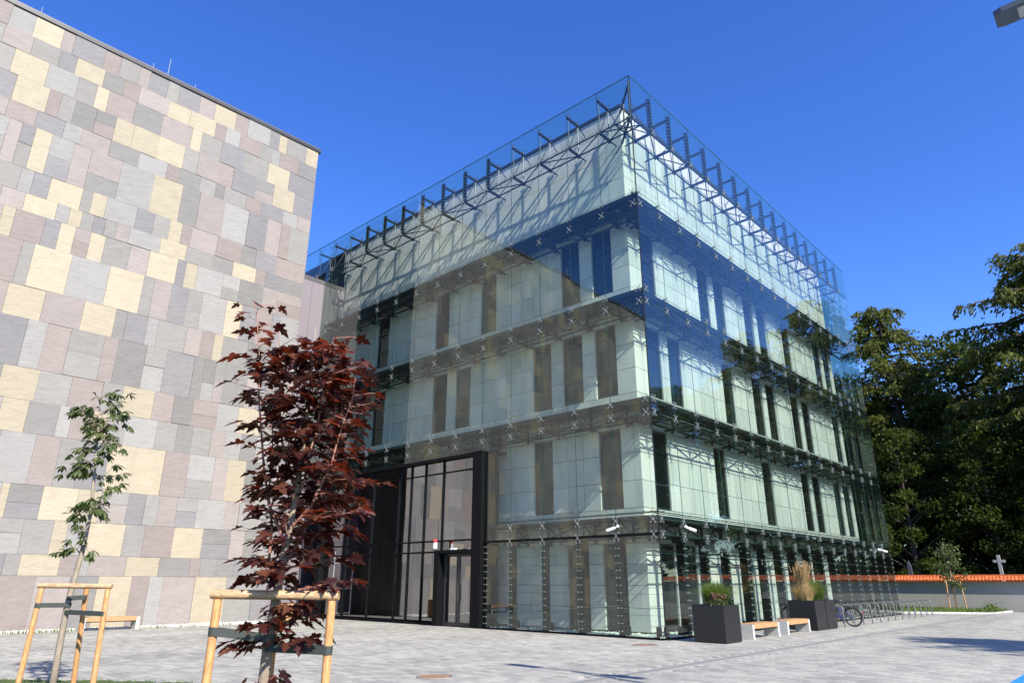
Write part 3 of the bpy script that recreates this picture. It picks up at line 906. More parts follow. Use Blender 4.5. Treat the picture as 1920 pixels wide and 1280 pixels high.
for face, nn, w in (('R', NR, WR), ('L', NL, WL)):
    for i in range(1, nn):
        o = add('outrigger', OM[face][0], GB, FP(face, i*w, 0, 0))
        add('tie_rods', OM[face][1], o)
        if face == 'R' or 5 <= i <= 11: add('light_bar', OM[face][2], o)
        clamp(face, i*w, 18.5)
    e = nn*w-0.1
    for b, z, rr_ in ((0.10, 18.5, 0.034), (0.80, 18.5, 0.034)):
        mb = MB(); mb.tube(FP(face, 0.1, b, z), FP(face, e, b, z), rr_, n=6); mb.build('chord', M['steel_dark'], GB)
    mb = MB()
    for i in range(nn):
        a, c = i*w, (i+1)*w
        mb.tube(FP(face, a, 0.10 if i % 2 else 0.80, 18.5), FP(face, c, 0.80 if i % 2 else 0.10, 18.5), 0.026, n=5)
        mb.tube(FP(face, a, 0.10, 18.52), FP(face, c, 0.80, 18.48), 0.018, n=5)
    mb.build('bracing', M['steel_dark'], GB)
mb = MB()
for z in (18.5, 20.0): mb.tube((0.06, 0.06, z), (1.29, 1.29, z), 0.055, n=4)
mb.tube((0.85, 0.85, 18.3), (0.85, 0.85, 20.2), 0.04, n=6); mb.tube((0.10, 0.10, 18.3), (0.10, 0.10, 20.2), 0.04, n=6)
mb.tube((0.10, 0.10, 18.5), (1.52, 0.8, 18.5), 0.028, n=5); mb.tube((0.10, 0.10, 18.5), (0.8, 1.56, 18.5), 0.028, n=5)
mb.build('corner_outrigger', M['steel_dark'], GB)

# ---- glass fins with bolts at street level
def fin(face, a, dark=0.30):
    mb = MB()
    p, q = FP(face, a-0.022, 0.02, 0.05), FP(face, a+0.022, 0.02+dark, 2.96)
    mb.box([min(p[i], q[i]) for i in range(3)], [max(p[i], q[i]) for i in range(3)])
    p, q = FP(face, a-0.085, 0.012, 0.05), FP(face, a+0.085, 0.03, 2.96)
    mb.box([min(p[i], q[i]) for i in range(3)], [max(p[i], q[i]) for i in range(3)])
    # shoe and head plate
    p, q = FP(face, a-0.09, 0.04, 0.0), FP(face, a+0.09, 0.42, 0.30)
    mb.box([min(p[i], q[i]) for i in range(3)], [max(p[i], q[i]) for i in range(3)])
    p, q = FP(face, a-0.11, 0.04, 2.80), FP(face, a+0.11, 0.40, 3.0)
    mb.box([min(p[i], q[i]) for i in range(3)], [max(p[i], q[i]) for i in range(3)])
    o = mb.build('fin_post', M['steel_black'], GB)
    mb = MB()
    for k in range(13):
        z = 0.18+k*0.222
        for s_ in (-0.062, 0.062):
            mb.tube(FP(face, a+s_, -0.034, z), FP(face, a+s_, 0.012, z), 0.019, n=7)
    mb.build('bolts', M['steel_bright'], o)
for i in range(1, NR+1): fin('R', i*WR - (0.05 if i == NR else 0))
for i in range(1, 5): fin('L', i*WL)
fin('L', 7.5)
for p in ((0.14, 0.30), (0.30, 0.14)):
    MB().box((p[0]-0.06, p[1]-0.06, 0), (p[0]+0.06, p[1]+0.06, 0.34)).build('fin_shoe', M['steel_black'], GB)
# bracing lattice on the stone behind street-level glass
mb = MB()
for b, z in ((0.45, 2.55), (0.45, 2.20)):
    mb.tube((0.3, b, z), (XE-0.2, b, z), 0.022, n=5)
mb.build('rail', M['steel_dark'], GB)

# ---- entrance hall
Y0, Y1, ZP = 7.62, 18.9, 6.5
mb = MB()
mb.box((-0.20, Y0, 0), (0.62, Y0+0.50, ZP))
mb.box((-0.10, Y0+0.50, ZP-0.12), (0.62, Y1, ZP))
mb.box((-0.20, Y1-0.35, 0), (0.62, Y1, ZP-0.12))
mb.build('entrance_portal', M['steel_black'], GB)
mull = [8.12, 10.11, 11.26, 12.2, 13.03, 14.9, 16.75, 18.55]
mb = MB()
for y in mull[1:-1]: mb.box((0.02, y-0.022, 0.0), (0.16, y+0.022, ZP-0.12))
mb.box((0.025, 8.12, 3.13), (0.155, 18.55, 3.18)); mb.box((0.025, 8.12, 2.71), (0.155, 18.55, 2.75)); mb.box((0.025, 8.12, 5.86), (0.155, 18.55, 5.89))
mb.box((0.02, 8.12, 0.0), (0.16, 18.55, 0.08))
mb.build('curtain_wall_frame', M['steel_black'], GB)
zrow = [0.08, 2.70, 3.12, 5.85, 6.36]
for a, b in zip(mull[:-1], mull[1:]):
    for q0, q1 in zip(zrow[:-1], zrow[1:]):
        if a == mull[0] and q0 == 0.08: continue
        add('lobby_pane', cube_mesh(M['lobby_glass'], 'lobby_pane'), GB, (0.09, (a+b)/2, (q0+q1)/2+0.03), (0, 0, 0), (0.02, b-a-0.07, q1-q0-0.07))
# door vestibule
mb = MB(); mb.box((-0.30, 9.85, 0.0), (0.20, 10.12, 2.78)); mb.box((-0.30, 8.12, 2.66), (0.20, 9.85, 2.78)); mb.build('door_surround', M['steel_black'], GB)
for a, b in ((8.16, 8.98), (9.0, 9.82)):
    mb = MB(); mb.box((-0.02, a, 0.02), (0.05, a+0.09, 2.64)); mb.box((-0.02, b-0.09, 0.02), (0.05, b, 2.64)); mb.box((-0.02, a+0.09, 0.02), (0.05, b-0.09, 0.14)); mb.box((-0.02, a+0.09, 2.54), (0.05, b-0.09, 2.64))
    dd = mb.build('door', M['win_frame'], GB)
    add('pane', cube_mesh(M['lobby_glass'], 'lobby_pane'), dd, (0.015, (a+b)/2, 1.34), (0, 0, 0), (0.018, b-a-0.19, 2.38))
    hy = b-0.05 if a < 8.5 else a+0.05
    MB().tube((-0.07, hy, 0.9), (-0.07, hy, 1.5), 0.012, n=6).build('handle', M['steel_rod'], dd)
# hall inside
MB().box((0.2, 8.16, -0.02), (7.0, 21.0, 0.012)).build('lobby_floor', M['lobby_floor'], GB)
MB().box((0.62, 8.16, 6.45), (7.0, 21.0, 6.60)).build('lobby_ceiling', M['lobby_dark'], GB)
MB().box((0.2, 20.9, 0.01), (7.0, 20.99, 6.45)).build('lobby_wall', M['lobby_dark'], GB)
MB().box((0.62, 8.16, 0.01), (7.0, 8.2, 6.45)).build('lobby_wall', M['lobby_dark'], GB)
for k in range(7):
    mb = MB(); y = 13.6+k*0.72
    mb.box((1.6, y, 0.05), (1.68, y+0.30, 6.2)); mb.build('lobby_blind', M['lobby_curtain'], GB)
mb = MB(); mb.tube((-0.42, 16.9, 0.1), (-0.42, 16.9, 2.9), 0.022, n=6)
for z in (0.25, 1.3, 2.4): mb.tube((-0.42, 16.9, z), (0.05, 16.9, z), 0.014, n=5)
mb.build('pull_bar', M['steel_bright'], GB)
# warning light at the door
mb = MB(); mb.box((-0.40, 9.97, 2.84), (-0.29, 10.09, 3.08)); al = mb.build('alarm_box', M['white_plastic'], GB)
MB().sphere((-0.345, 10.03, 3.13), 0.09, 10, 6).build('beacon', M['red_plastic'], al)
MB().box((-0.34, 8.9, 2.78), (-0.20, 9.15, 2.84)).build('door_sensor', M['white_plastic'], GB)
# soffit over the lit strip above the portal
MB().box((0.03, Y0+0.02, 6.505), (1.29, 20.85, 6.60)).build('soffit', M['deck'], GB)

# white pebbles behind the glass
def pebbles(name, n, samp, size, matr, parent, seed):
    r_ = np.random.RandomState(seed)
    oct_v = np.array([(1,0,0),(0,1,0),(-1,0,0),(0,-1,0),(0,0,.7),(0,0,-.7)], float)
    oct_f = np.array([(0,1,4),(1,2,4),(2,3,4),(3,0,4),(1,0,5),(2,1,5),(3,2,5),(0,3,5)])
    C = samp(r_, n); s_ = size*r_.uniform(0.6, 1.5, n)
    V = oct_v[None]*s_[:, None, None]*r_.uniform(0.7, 1.3, (n, 6, 1)); a = r_.uniform(0, 6.28, n)
    ca, sa = np.cos(a)[:, None], np.sin(a)[:, None]
    V = np.stack([V[..., 0]*ca-V[..., 1]*sa, V[..., 0]*sa+V[..., 1]*ca, V[..., 2]], -1) + C[:, None, :]
    F = (np.arange(n)[:, None, None]*6+oct_f[None]).reshape(-1, 3)
    return tag(add(name, np_mesh(name, V.reshape(-1, 3), F, matr, smooth=True), parent), kind='stuff')
MB().box((0.05, 0.05, -0.02), (XS, 1.29, 0.02)).build('gravel_bed', M['pebble'], GB)
MB().box((0.05, 1.30, -0.02), (1.29, 7.6, 0.02)).build('gravel_bed', M['pebble'], GB)
def s1(r_, n):
    k = int(n*0.75)
    A = np.column_stack([0.08+23.4*r_.rand(k)**1.5, r_.uniform(0.08, 1.25, k), r_.uniform(0.01, 0.05, k)])
    Bq = np.column_stack([r_.uniform(0.08, 1.25, n-k), r_.uniform(1.25, 7.5, n-k), r_.uniform(0.01, 0.05, n-k)])
    return np.concatenate([A, Bq])
pebbles('pebbles', 7000, s1, 0.030, M['pebble'], GB, 2)

# cctv cameras
def cctv(loc, aim, label):
    e = empty('security_camera', loc)
    tag(e, label, 'camera', 'security cameras on the glass screen')
    d = Vector(aim).normalized()
    MB().tube((0, 0, 0), tuple(d*0.05+Vector((0, 0, -0.03))), 0.05, n=10).build('mount', M['white_plastic'], e)
    MB().tube(tuple(d*0.02+Vector((0, 0, -0.03))), tuple(d*0.14+Vector((0, 0, -0.05))), 0.025, n=8).build('arm', M['white_plastic'], e)
    b = MB(); b.tube(tuple(d*0.12+Vector((0, 0, -0.05))), tuple(d*0.40+Vector((0, 0, -0.09))), 0.050, n=12)
    o = b.build('housing', M['white_plastic'], e)
    MB().tube(tuple(d*0.396+Vector((0, 0, -0.0895))), tuple(d*0.41+Vector((0, 0, -0.0915))), 0.038, n=10).build('lens', M['bike_black'], o)
cctv((-0.08, 1.42, 3.32), (-0.35, 0.9, -0.15), 'white bullet camera on the entrance-side glass, nearest the corner')
cctv((1.50, -0.08, 3.32), (0.9, -0.4, -0.1), 'white bullet camera on the bench-side glass, nearest the corner')
cctv((21.9, -0.08, 3.30), (-0.9, -0.35, -0.1), 'white bullet camera at the far end of the bench-side glass, aimed back along it')
cctv((22.2, -0.08, 3.30), (0.8, -0.55, -0.1), 'white bullet camera at the far end of the bench-side glass, aimed away')

# ------------------------------------------------------------------ gravel strip and tufts at the stone building
MB().box((-30, 16.32, -0.02), (-3.6, 17.0, 0.015)).build('gravel_strip', M['pebble'])['kind'] = 'structure'
def s2(r_, n): return np.column_stack([-16+12.3*r_.rand(n), r_.uniform(16.34, 16.98, n), r_.uniform(0.01, 0.05, n)])
pb = pebbles('white_gravel', 4500, s2, 0.035, M['pebble'], None, 6)
tag(pb, 'white gravel along the foot of the stone wall', 'gravel')
rr = np.random.RandomState(8)
gx = np.concatenate([rr.uniform(-15.5, -10.8, 700), rr.normal(-8.3, 0.35, 120), rr.normal(-7.0, 0.4, 90), rr.normal(-5.6, 0.3, 60)])
gc = np.column_stack([gx, rr.uniform(15.95, 16.5, len(gx)), np.zeros(len(gx))])
tag(blades('weed_grass', gc, 0.14, 0.007, 0.7, M['grass_green'], seed=9), 'grass growing in the gravel along the stone wall', 'grass', kind='stuff')

# ------------------------------------------------------------------ benches
def bench(loc, rz, length, label, depth=0.48):
    e = empty('bench', loc, rz)
    tag(e, label, 'bench', 'concrete and timber benches')
    for x in (0, length-0.12):
        mb = MB(); mb.box((x, 0, 0), (x+0.12, depth, 0.415)); mb.build('concrete_leg', M['concrete'], e)
    ns = 6; sw = (depth+0.0)/ns
    for k in range(ns):
        MB().box((0.125, k*sw+0.005, 0.30), (length-0.125, (k+1)*sw-0.005, 0.435)).build('seat_slat', M['wood_seat'], e)
    MB().box((0.125, 0.03, 0.27), (length-0.125, depth-0.03, 0.298)).build('seat_support', M['steel_dark'], e)
    return e
bench((1.95, -1.80, 0), 0, 1.95, 'low timber-topped concrete bench, the one beside the single planter')
bench((4.72, -1.72, 0), 0, 1.95, 'low timber-topped concrete bench, the one beside the pair of planters')
bench((-10.75, 15.85, 0), 0, 1.85, 'timber-topped concrete bench against the patchwork stone wall')

# slatted timber block by the stone building
e = empty('slatted_block', (-4.20, 14.6, 0))
tag(e, 'small slatted timber block on the paving behind the purple maple', 'seat')
for k in range(7):
    MB().box((-0.0, -0.0, 0.06+k*0.105), (0.56, 0.55, 0.06+k*0.105+0.088)).build('slat', M['wood_seat'], e)
MB().box((0.04, 0.04, 0), (0.52, 0.51, 0.80)).build('core', M['steel_black'], e)

# ------------------------------------------------------------------ planters and their plants
def planter(loc, label):
    e = empty('planter', loc)
    tag(e, label, 'planter', 'dark square planters')
    t = 0.04; w = 0.98; h = 1.0
    mb = MB()
    mb.box((0, 0, 0.02), (w, t, h)); mb.box((0, w-t, 0.02), (w, w, h)); mb.box((0, t, 0.02), (t, w-t, h)); mb.box((w-t, t, 0.02), (w, w-t, h)); mb.box((0.03, 0.03, 0), (w-0.03, w-0.03, 0.05))
    o = mb.build('box', M['planter'], e)
    bv = o.modifiers.new('bevel', 'BEVEL'); bv.width = 0.006; bv.segments = 2
    MB().box((t, t, 0.9), (w-t, w-t, 0.94)).build('soil', M['soil'], e)
    return e
planter((0.0, -1.90, 0), 'dark square planter nearest the corner, with green grass and pink flowers')
planter((7.42, -1.70, 0), 'dark square planter with tall tan feather grass, left of a touching pair')
planter((8.46, -1.70, 0), 'dark square planter next to the bicycle, right of a touching pair')

def tuft(name, loc, n, h, rad, lean, matr, seed, w=0.0055):
    r_ = np.random.RandomState(seed)
    a = r_.uniform(0, 6.28, n); q = rad*np.sqrt(r_.rand(n))
    C = np.column_stack([q*np.cos(a), q*np.sin(a), np.zeros(n)])
    e = empty(name, loc)
    blades('leaf_blades', C, h, w, lean, matr, e, seed+1)
    return e
tag(tuft('ornamental_grass', (0.62, -1.38, 0.93), 2600, 0.72, 0.26, 0.62, M['grass_green'], 31, 0.007), 'bright green ornamental grass mound in the nearest planter', 'grass')
e = empty('sedum_plant', (0.26, -1.62, 0.93)); tag(e, 'salmon-pink flowering stonecrop in the nearest planter', 'plant')
mb = MB(); fl = MB(); r = random.Random(3)
for k in range(26):
    x, y = r.gauss(0, 0.11), r.gauss(0, 0.12); z = r.uniform(0.20, 0.40)
    mb.tube((x*0.5, y*0.5, 0), (x, y, z), 0.006, n=4)
    for q in range(7): fl.sphere((x+r.gauss(0, 0.022), y+r.gauss(0, 0.022), z+r.gauss(0, 0.010)), 0.020, 5, 4)
mb.build('stems', M['grass_green'], e); fl.build('flower_heads', M['sedum'], e)
lv = [(r.gauss(0, 0.14), r.gauss(0, 0.12), r.uniform(0.0, 0.15)) for _ in range(260)]
blades('leaves', lv, 0.12, 0.02, 0.9, M['chestnut'], e, 44)
# feather reed grass with plumes
def feather(loc, seed, label):
    e = empty('feather_grass', loc); tag(e, label, 'grass')
    r_ = np.random.RandomState(seed); n = 150
    a = r_.uniform(0, 6.28, 700); q = 0.26*np.sqrt(r_.rand(700))
    blades('leaf_blades', np.column_stack([q*np.cos(a), q*np.sin(a), np.zeros(700)]), 0.72, 0.008, 0.45, M['grass_tan'], e, seed)
    a = r_.uniform(0, 6.28, 350); q = 0.28*np.sqrt(r_.rand(350))
    blades('green_blades', np.column_stack([q*np.cos(a), q*np.sin(a), np.zeros(350)]), 0.60, 0.008, 0.5, M['grass_green'], e, seed+5)
    st = MB(); C = []
    for k in range(n):
        an = r_.uniform(0, 6.28); ln = abs(r_.normal(0, 0.13)); h = r_.uniform(0.85, 1.42)
        b = Vector((0.15*math.cos(an)*r_.rand(), 0.15*math.sin(an)*r_.rand(), 0)); d = Vector((math.cos(an)*ln, math.sin(an)*ln, 1)).normalized()
        tip = b+d*h; st.tube(b, tip, 0.0035, 0.002, 4)
        for j in range(26):
            C.append(tuple(b+d*(h-0.30*r_.rand())))
    st.build('stalks', M['grass_tan'], e)
    blades('plumes', C, 0.09, 0.009, 0.3, M['grass_tan'], e, seed+9)
feather((7.80, -1.22, 0.93), 61, 'tall tan feather reed grass in the left planter of the pair')
tag(tuft('ornamental_grass', (8.72, -1.20, 0.93), 2200, 0.80, 0.30, 0.6, M['grass_green'], 71, 0.008), 'green ornamental grass in the planter beside the bicycle', 'grass')

# ------------------------------------------------------------------ bicycle (runs along x, front hidden by the planter)
BK = empty('bicycle', (10.95, -1.80, 0), -math.pi/2); tag(BK, 'blue and black bicycle parked at the first stand behind the planters', 'bicycle')
def wheel(x):
    o = MB().torus((x, 0, 0.345), (1, 0, 0), (0, 0, 1), 0.325, 0.022, 36, 7).build('wheel', M['rubber'], BK, smooth=True)
    MB().torus((x, 0, 0.345), (1, 0, 0), (0, 0, 1), 0.295, 0.011, 36, 5).build('rim', M['galv'], o)
    mb = MB()
    for k in range(20):
        t = 2*math.pi*k/20; mb.tube((x, 0.03*(-1)**k, 0.345), (x+0.295*math.cos(t), 0, 0.345+0.295*math.sin(t)), 0.0028, n=3)
    mb.tube((x, -0.05, 0.345), (x, 0.05, 0.345), 0.02, n=8); mb.build('spokes', M['galv'], o)
wheel(0); wheel(-1.05)
mb = MB()
bbk = (-0.43, 0, 0.29); st = (-0.53, 0, 0.72); hd = (-0.92, 0, 0.78); hd2 = (-0.96, 0, 0.62)
for a, b, q in ((bbk, st, 0.019), (st, hd, 0.018), (bbk, hd2, 0.022), (hd, hd2, 0.02)): mb.tube(a, b, q, n=8)
for s_ in (-0.045, 0.045):
    mb.tube((bbk[0], s_, bbk[2]), (0, s_, 0.345), 0.010, n=6); mb.tube((st[0], s_*0.5, st[2]-0.03), (0, s_, 0.345), 0.009, n=6)
mb.build('frame', M['bike_blue'], BK)
mb = MB()
for s_ in (-0.05, 0.05): mb.tube((hd2[0], s_, hd2[2]), (-1.05, s_, 0.345), 0.013, n=6)
mb.build('fork', M['bike_black'], BK)
mb = MB(); mb.tube(st, (-0.57, 0, 0.90), 0.014, n=8); mb.build('seat_post', M['galv'], BK)
mb = MB(); mb.sphere((-0.52, 0, 0.93), 0.1, 10, 6, sc=(1.0, 0.75, 0.35)); mb.tube((-0.55, 0, 0.93), (-0.74, 0, 0.925), 0.045, 0.018, 8); mb.build('saddle', M['bike_black'], BK)
mb = MB(); mb.tube(hd, (-0.89, 0, 0.98), 0.014, n=6); mb.tube((-0.89, -0.31, 1.0), (-0.89, 0.31, 1.0), 0.013, n=6); mb.build('handlebar', M['bike_black'], BK)
mb = MB(); mb.torus(bbk, (1, 0, 0), (0, 0, 1), 0.085, 0.008, 20, 4); mb.tube((bbk[0], -0.09, bbk[2]), (bbk[0]+0.11, -0.09, bbk[2]-0.12), 0.011, n=5); mb.tube((bbk[0], 0.09, bbk[2]), (bbk[0]-0.11, 0.09, bbk[2]+0.12), 0.011, n=5)
mb.box((bbk[0]+0.07, -0.18, bbk[2]-0.14), (bbk[0]+0.16, -0.09, bbk[2]-0.11)); mb.tube((bbk[0], -0.06, bbk[2]+0.085), (0, -0.05, 0.39), 0.006, n=4); mb.tube((bbk[0], -0.06, bbk[2]-0.085), (0, -0.05, 0.30), 0.006, n=4)
mb.build('crank_and_chain', M['bike_black'], BK)
pts = [(0.375*math.cos(t), 0, 0.345+0.375*math.sin(t)) for t in np.linspace(0.25, 2.4, 9)]
MB().path(pts, [0.020]*9, 6).build('mudguard', M['bike_black'], BK)
MB().sphere((0.385, 0, 0.50), 0.03, 8, 5).build('rear_reflector', M['red_plastic'], BK)

# ------------------------------------------------------------------ bicycle stands
def stand_mesh():
    mb = MB(); h = 0.74; r_ = 0.12
    pts = [(0, 0, 0), (0, 0, h-r_)]
    for k in range(1, 6):
        t = math.pi/2*k/5; pts.append((0, r_-r_*math.cos(t), h-r_+r_*math.sin(t)))
    for k in range(1, 6):
        t = math.pi/2*k/5; pts.append((0, 0.80-r_+r_*math.sin(t), h-r_+r_*math.cos(t)))
    pts.append((0, 0.80, 0))
    return mb.path(pts, [0.026]*len(pts), 8).mesh('hoop', M['galv'])
sm = stand_mesh(); fm = MB().tube((0, 0, 0), (0, 0, 0.012), 0.06, n=10).mesh('base_plate', M['galv'])
ordn = ['first', 'second', 'third', 'fourth', 'fifth', 'sixth', 'seventh', 'eighth', 'ninth', 'tenth', 'eleventh', 'twelfth', 'thirteenth']
for k in range(13):
    e = empty('bicycle_stand', (10.45+1.2*k, -1.62+0.02*k, 0))
    tag(e, 'galvanised steel hoop bicycle stand, %s in the row counting from the planters' % ordn[k], 'bike stand', 'bicycle stands in a row along the glass')
    add('hoop', sm, e); add('base_plate', fm, e); add('base_plate', fm, e, (0, 0.8, 0))

# ------------------------------------------------------------------ surface fittings
MB().box((-9, -3.84, -0.05), (31, -3.36, -0.004)).build('paving_border', M['far_paving'])['kind'] = 'structure'
dr = MB(); dr.box((-9, -3.70, -0.04), (31, -3.50, 0.002))
d = tag(dr.build('drain_channel', M['drain']), 'long narrow drain channel running across the paving past the planters', 'drain')
def manhole(loc, rad, matr, label):
    e = empty('manhole_cover', loc); tag(e, label, 'manhole')
    n = 28
    MB().poly_prism([(rad*math.cos(2*math.pi*k/n), rad*math.sin(2*math.pi*k/n)) for k in range(n)], -0.02, 0.006).build('cover', matr, e)
    MB().torus((0, 0, 0.004), (1, 0, 0), (0, 1, 0), rad+0.02, 0.014, 32, 5).build('ring', M['drain'], e)
    mb = MB()
    for i in range(-4, 5):
        for j in range(-4, 5):
            if (i*i+j*j) < 17: mb.box((i*rad/5-0.02, j*rad/5-0.02, 0.006), (i*rad/5+0.02, j*rad/5+0.02, 0.012))
    tag(mb.build('tread', matr, e), kind='stuff')
manhole((-1.85, -0.45, 0), 0.33, M['rust'], 'round rusty brown manhole cover close to the glass corner')
manhole((-10.1, -1.30, 0), 0.30, M['rust_light'], 'round orange-rusted manhole cover in the middle foreground paving')
e = empty('access_cover', (-6.2, -1.95, 0), math.radians(2)); tag(e, 'rectangular recessed access cover with thin metal edge in the paving', 'cover')
MB().box((-0.47, -0.26, -0.02), (0.47, 0.26, 0.004)).build('lid', M['cover_lid'], e)
mb = MB()
for a, b in (((-0.50, -0.29, -.02), (0.50, -0.265, 0.006)), ((-0.50, 0.265, -.02), (0.50, 0.29, 0.006)), ((-0.50, -0.265, -.02), (-0.475, 0.265, 0.006)), ((0.475, -0.265, -.02), (0.50, 0.265, 0.006))): mb.box(a, b)
mb.build('frame', M['drain'], e)
bp_ = MB(); bp_.box((-5.9, -13.5, -0.001), (-0.6, -8.93, 0.005))
tag(bp_.build('parking_bay_paint', M['blue_paint']), 'bright blue painted parking bay at the bottom right corner', 'road marking')

# ------------------------------------------------------------------ street lamp (head reaches into the top right corner)
LP = empty('street_lamp', (-10.30, -12.93, 0)); tag(LP, 'street lamp with two flat grey heads, one reaching into the top right corner', 'street lamp')
MB().path([(0, 0, 0), (0, 0, 0.4), (0, 0, 0.45), (0, 0, 8.05)], [0.11, 0.11, 0.085, 0.05], 12).build('pole', M['lamp_body'], LP)
for s_ in (-1, 1):
    MB().tube((0, 0, 7.98), (0, s_*0.85, 8.05), 0.03, n=8).build('arm', M['lamp_body'], LP)
    hdm = MB()
    prof = [(-0.14, 0.80), (0.14, 0.80), (0.15, 1.2), (0.15, 1.52), (0.12, 1.60), (-0.12, 1.60), (-0.15, 1.52), (-0.15, 1.2)]
    hdm.poly_prism([(x, s_*y) for x, y in prof][::s_], 8.0, 8.07)
    h = hdm.build('lamp_head', M['lamp_body'], LP)
    for k in range(4):
        MB().box((-0.10, min(s_*(0.92+k*0.125), s_*(1.0+k*0.125)), 7.985), (0.10, max(s_*(0.92+k*0.125), s_*(1.0+k*0.125)), 7.999)).build('lens', M['lamp_lens'], h)

# ------------------------------------------------------------------ churchyard wall with tiled coping
CW = empty('churchyard_wall', (33.5, 0, 0)); tag(CW, 'long low plastered wall with orange clay tile coping in front of the tall trees', 'wall')
MB().box((0, -60, -0.1), (0.40, 24, 1.62)).build('wall', M['cem_wall'], CW)
MB().box((-0.04, -60, 1.62), (0.44, 24, 1.68)).build('moulding', M['cem_wall'], CW)
# half-round tiles, both slopes
V = []; F = []; A = []
tw = 0.19; nt = int(84/tw); seg = 5
for side in (-1, 1):
    for row in range(3):
        x_hi = 0.20 + side*(0.02+0.13*row); x_lo = 0.20 + side*(0.02+0.13*(row+1)+0.05)
        z_hi = 2.02-0.085*row; z_lo = 2.02-0.085*(row+1)-0.025
        for k in range(nt):
            y = -60+k*tw; b0 = len(V); rv = RNG.random()
            for (x, z) in ((x_hi, z_hi), (x_lo, z_lo)):
                for q in range(seg):
                    t = math.pi*q/(seg-1)
                    V.append((x, y+tw/2-tw*0.5*math.cos(t), z+0.05*math.sin(t)+rv*0.006))
            for q in range(seg-1):
                f = (b0+q, b0+q+1, b0+seg+q+1, b0+seg+q)
                F.append(f if side > 0 else f[::-1]); A.append(rv)
tag(add('coping_tiles', np_mesh('coping_tiles', V, F, M['tile'], attr=A), CW), kind='stuff')
MB().box((-0.24, -60, 1.68), (0.64, 24, 1.72)).build('coping_bed', M['tile'], CW)
mb = MB(); mb.tube((0.2, -60, 2.04), (0.2, 24, 2.04), 0.07, n=8); mb.build('ridge', M['tile'], CW)

vg = MB(); vg.poly_prism([(29.2, -3.4), (33.4, -3.6), (33.4, 24), (26.5, 24), (26.5, 1.0)], -0.05, 0.06)
tag(vg.build('verge', M['lawn']), kind='structure')
kb = MB(); kb.tube((26.4, 1.0, 0.0), (29.1, -3.45, 0.0), 0.10, n=4); kb.tube((29.1, -3.45, 0.0), (33.4, -3.65, 0.0), 0.10, n=4)
tag(kb.build('kerb', M['kerb']), kind='structure')
rr = np.random.RandomState(12); gp = []
while len(gp) < 5000:
    x, y = rr.uniform(26.5, 33.4), rr.uniform(-3.6, 5)
    if in_poly(x, y, [(29.2, -3.4), (33.4, -3.6), (33.4, 24), (26.5, 24), (26.5, 1.0)]): gp.append((x, y, 0.05))
tag(blades('verge_grass', gp, 0.22, 0.012, 0.5, M['grass_green'], seed=13), 'green grass verge at the foot of the churchyard wall', 'grass', kind='stuff')

e = empty('stone_cross', (37.0, -3.05, 0)); tag(e, 'pale stone grave cross showing above the churchyard wall', 'cross')
MB().box((-0.45, -0.45, -0.1), (0.45, 0.45, 1.2)).box((-0.25, -0.25, 1.2), (0.25, 0.25, 1.7)).build('plinth', M['grave'], e)
MB().poly_prism([(-0.09, -0.09), (0.09, -0.09), (0.09, 0.09), (-0.09, 0.09)], 1.7, 3.35).box((-0.08, -0.33, 2.88), (0.08, -0.09, 3.05)).box((-0.08, 0.09, 2.88), (0.08, 0.33, 3.05)).build('cross', M['grave'], e)
e = empty('obelisk', (36.6, 2.2, 0)); tag(e, 'dark pointed gravestone above the churchyard wall next to the glass edge', 'gravestone')
MB().box((-0.4, -0.4, -0.1), (0.4, 0.4, 1.0)).build('plinth', M['grave_dark'], e)
MB().tube((0, 0, 1.0), (0, 0, 2.8), 0.26, 0.15, 4).tube((0, 0, 2.8), (0, 0, 3.1), 0.15, 0.01, 4).build('shaft', M['grave_dark'], e)

# ------------------------------------------------------------------ trees
def diamonds(C, A, Nn, L_, W_):
    """leaf-shaped faces: centre, axis, side vector"""
    A = A/np.linalg.norm(A, axis=1, keepdims=True)
    Sd = np.cross(A, Nn); Sd /= (np.linalg.norm(Sd, axis=1, keepdims=True)+1e-9)
    V = np.stack([C-A*L_[:, None]/2, C+Sd*W_[:, None]/2, C+A*L_[:, None]/2, C-Sd*W_[:, None]/2], 1).reshape(-1, 3)
    F = np.arange(len(C))[:, None]*4+np.array([[0, 1, 2, 3]])
    return V, F

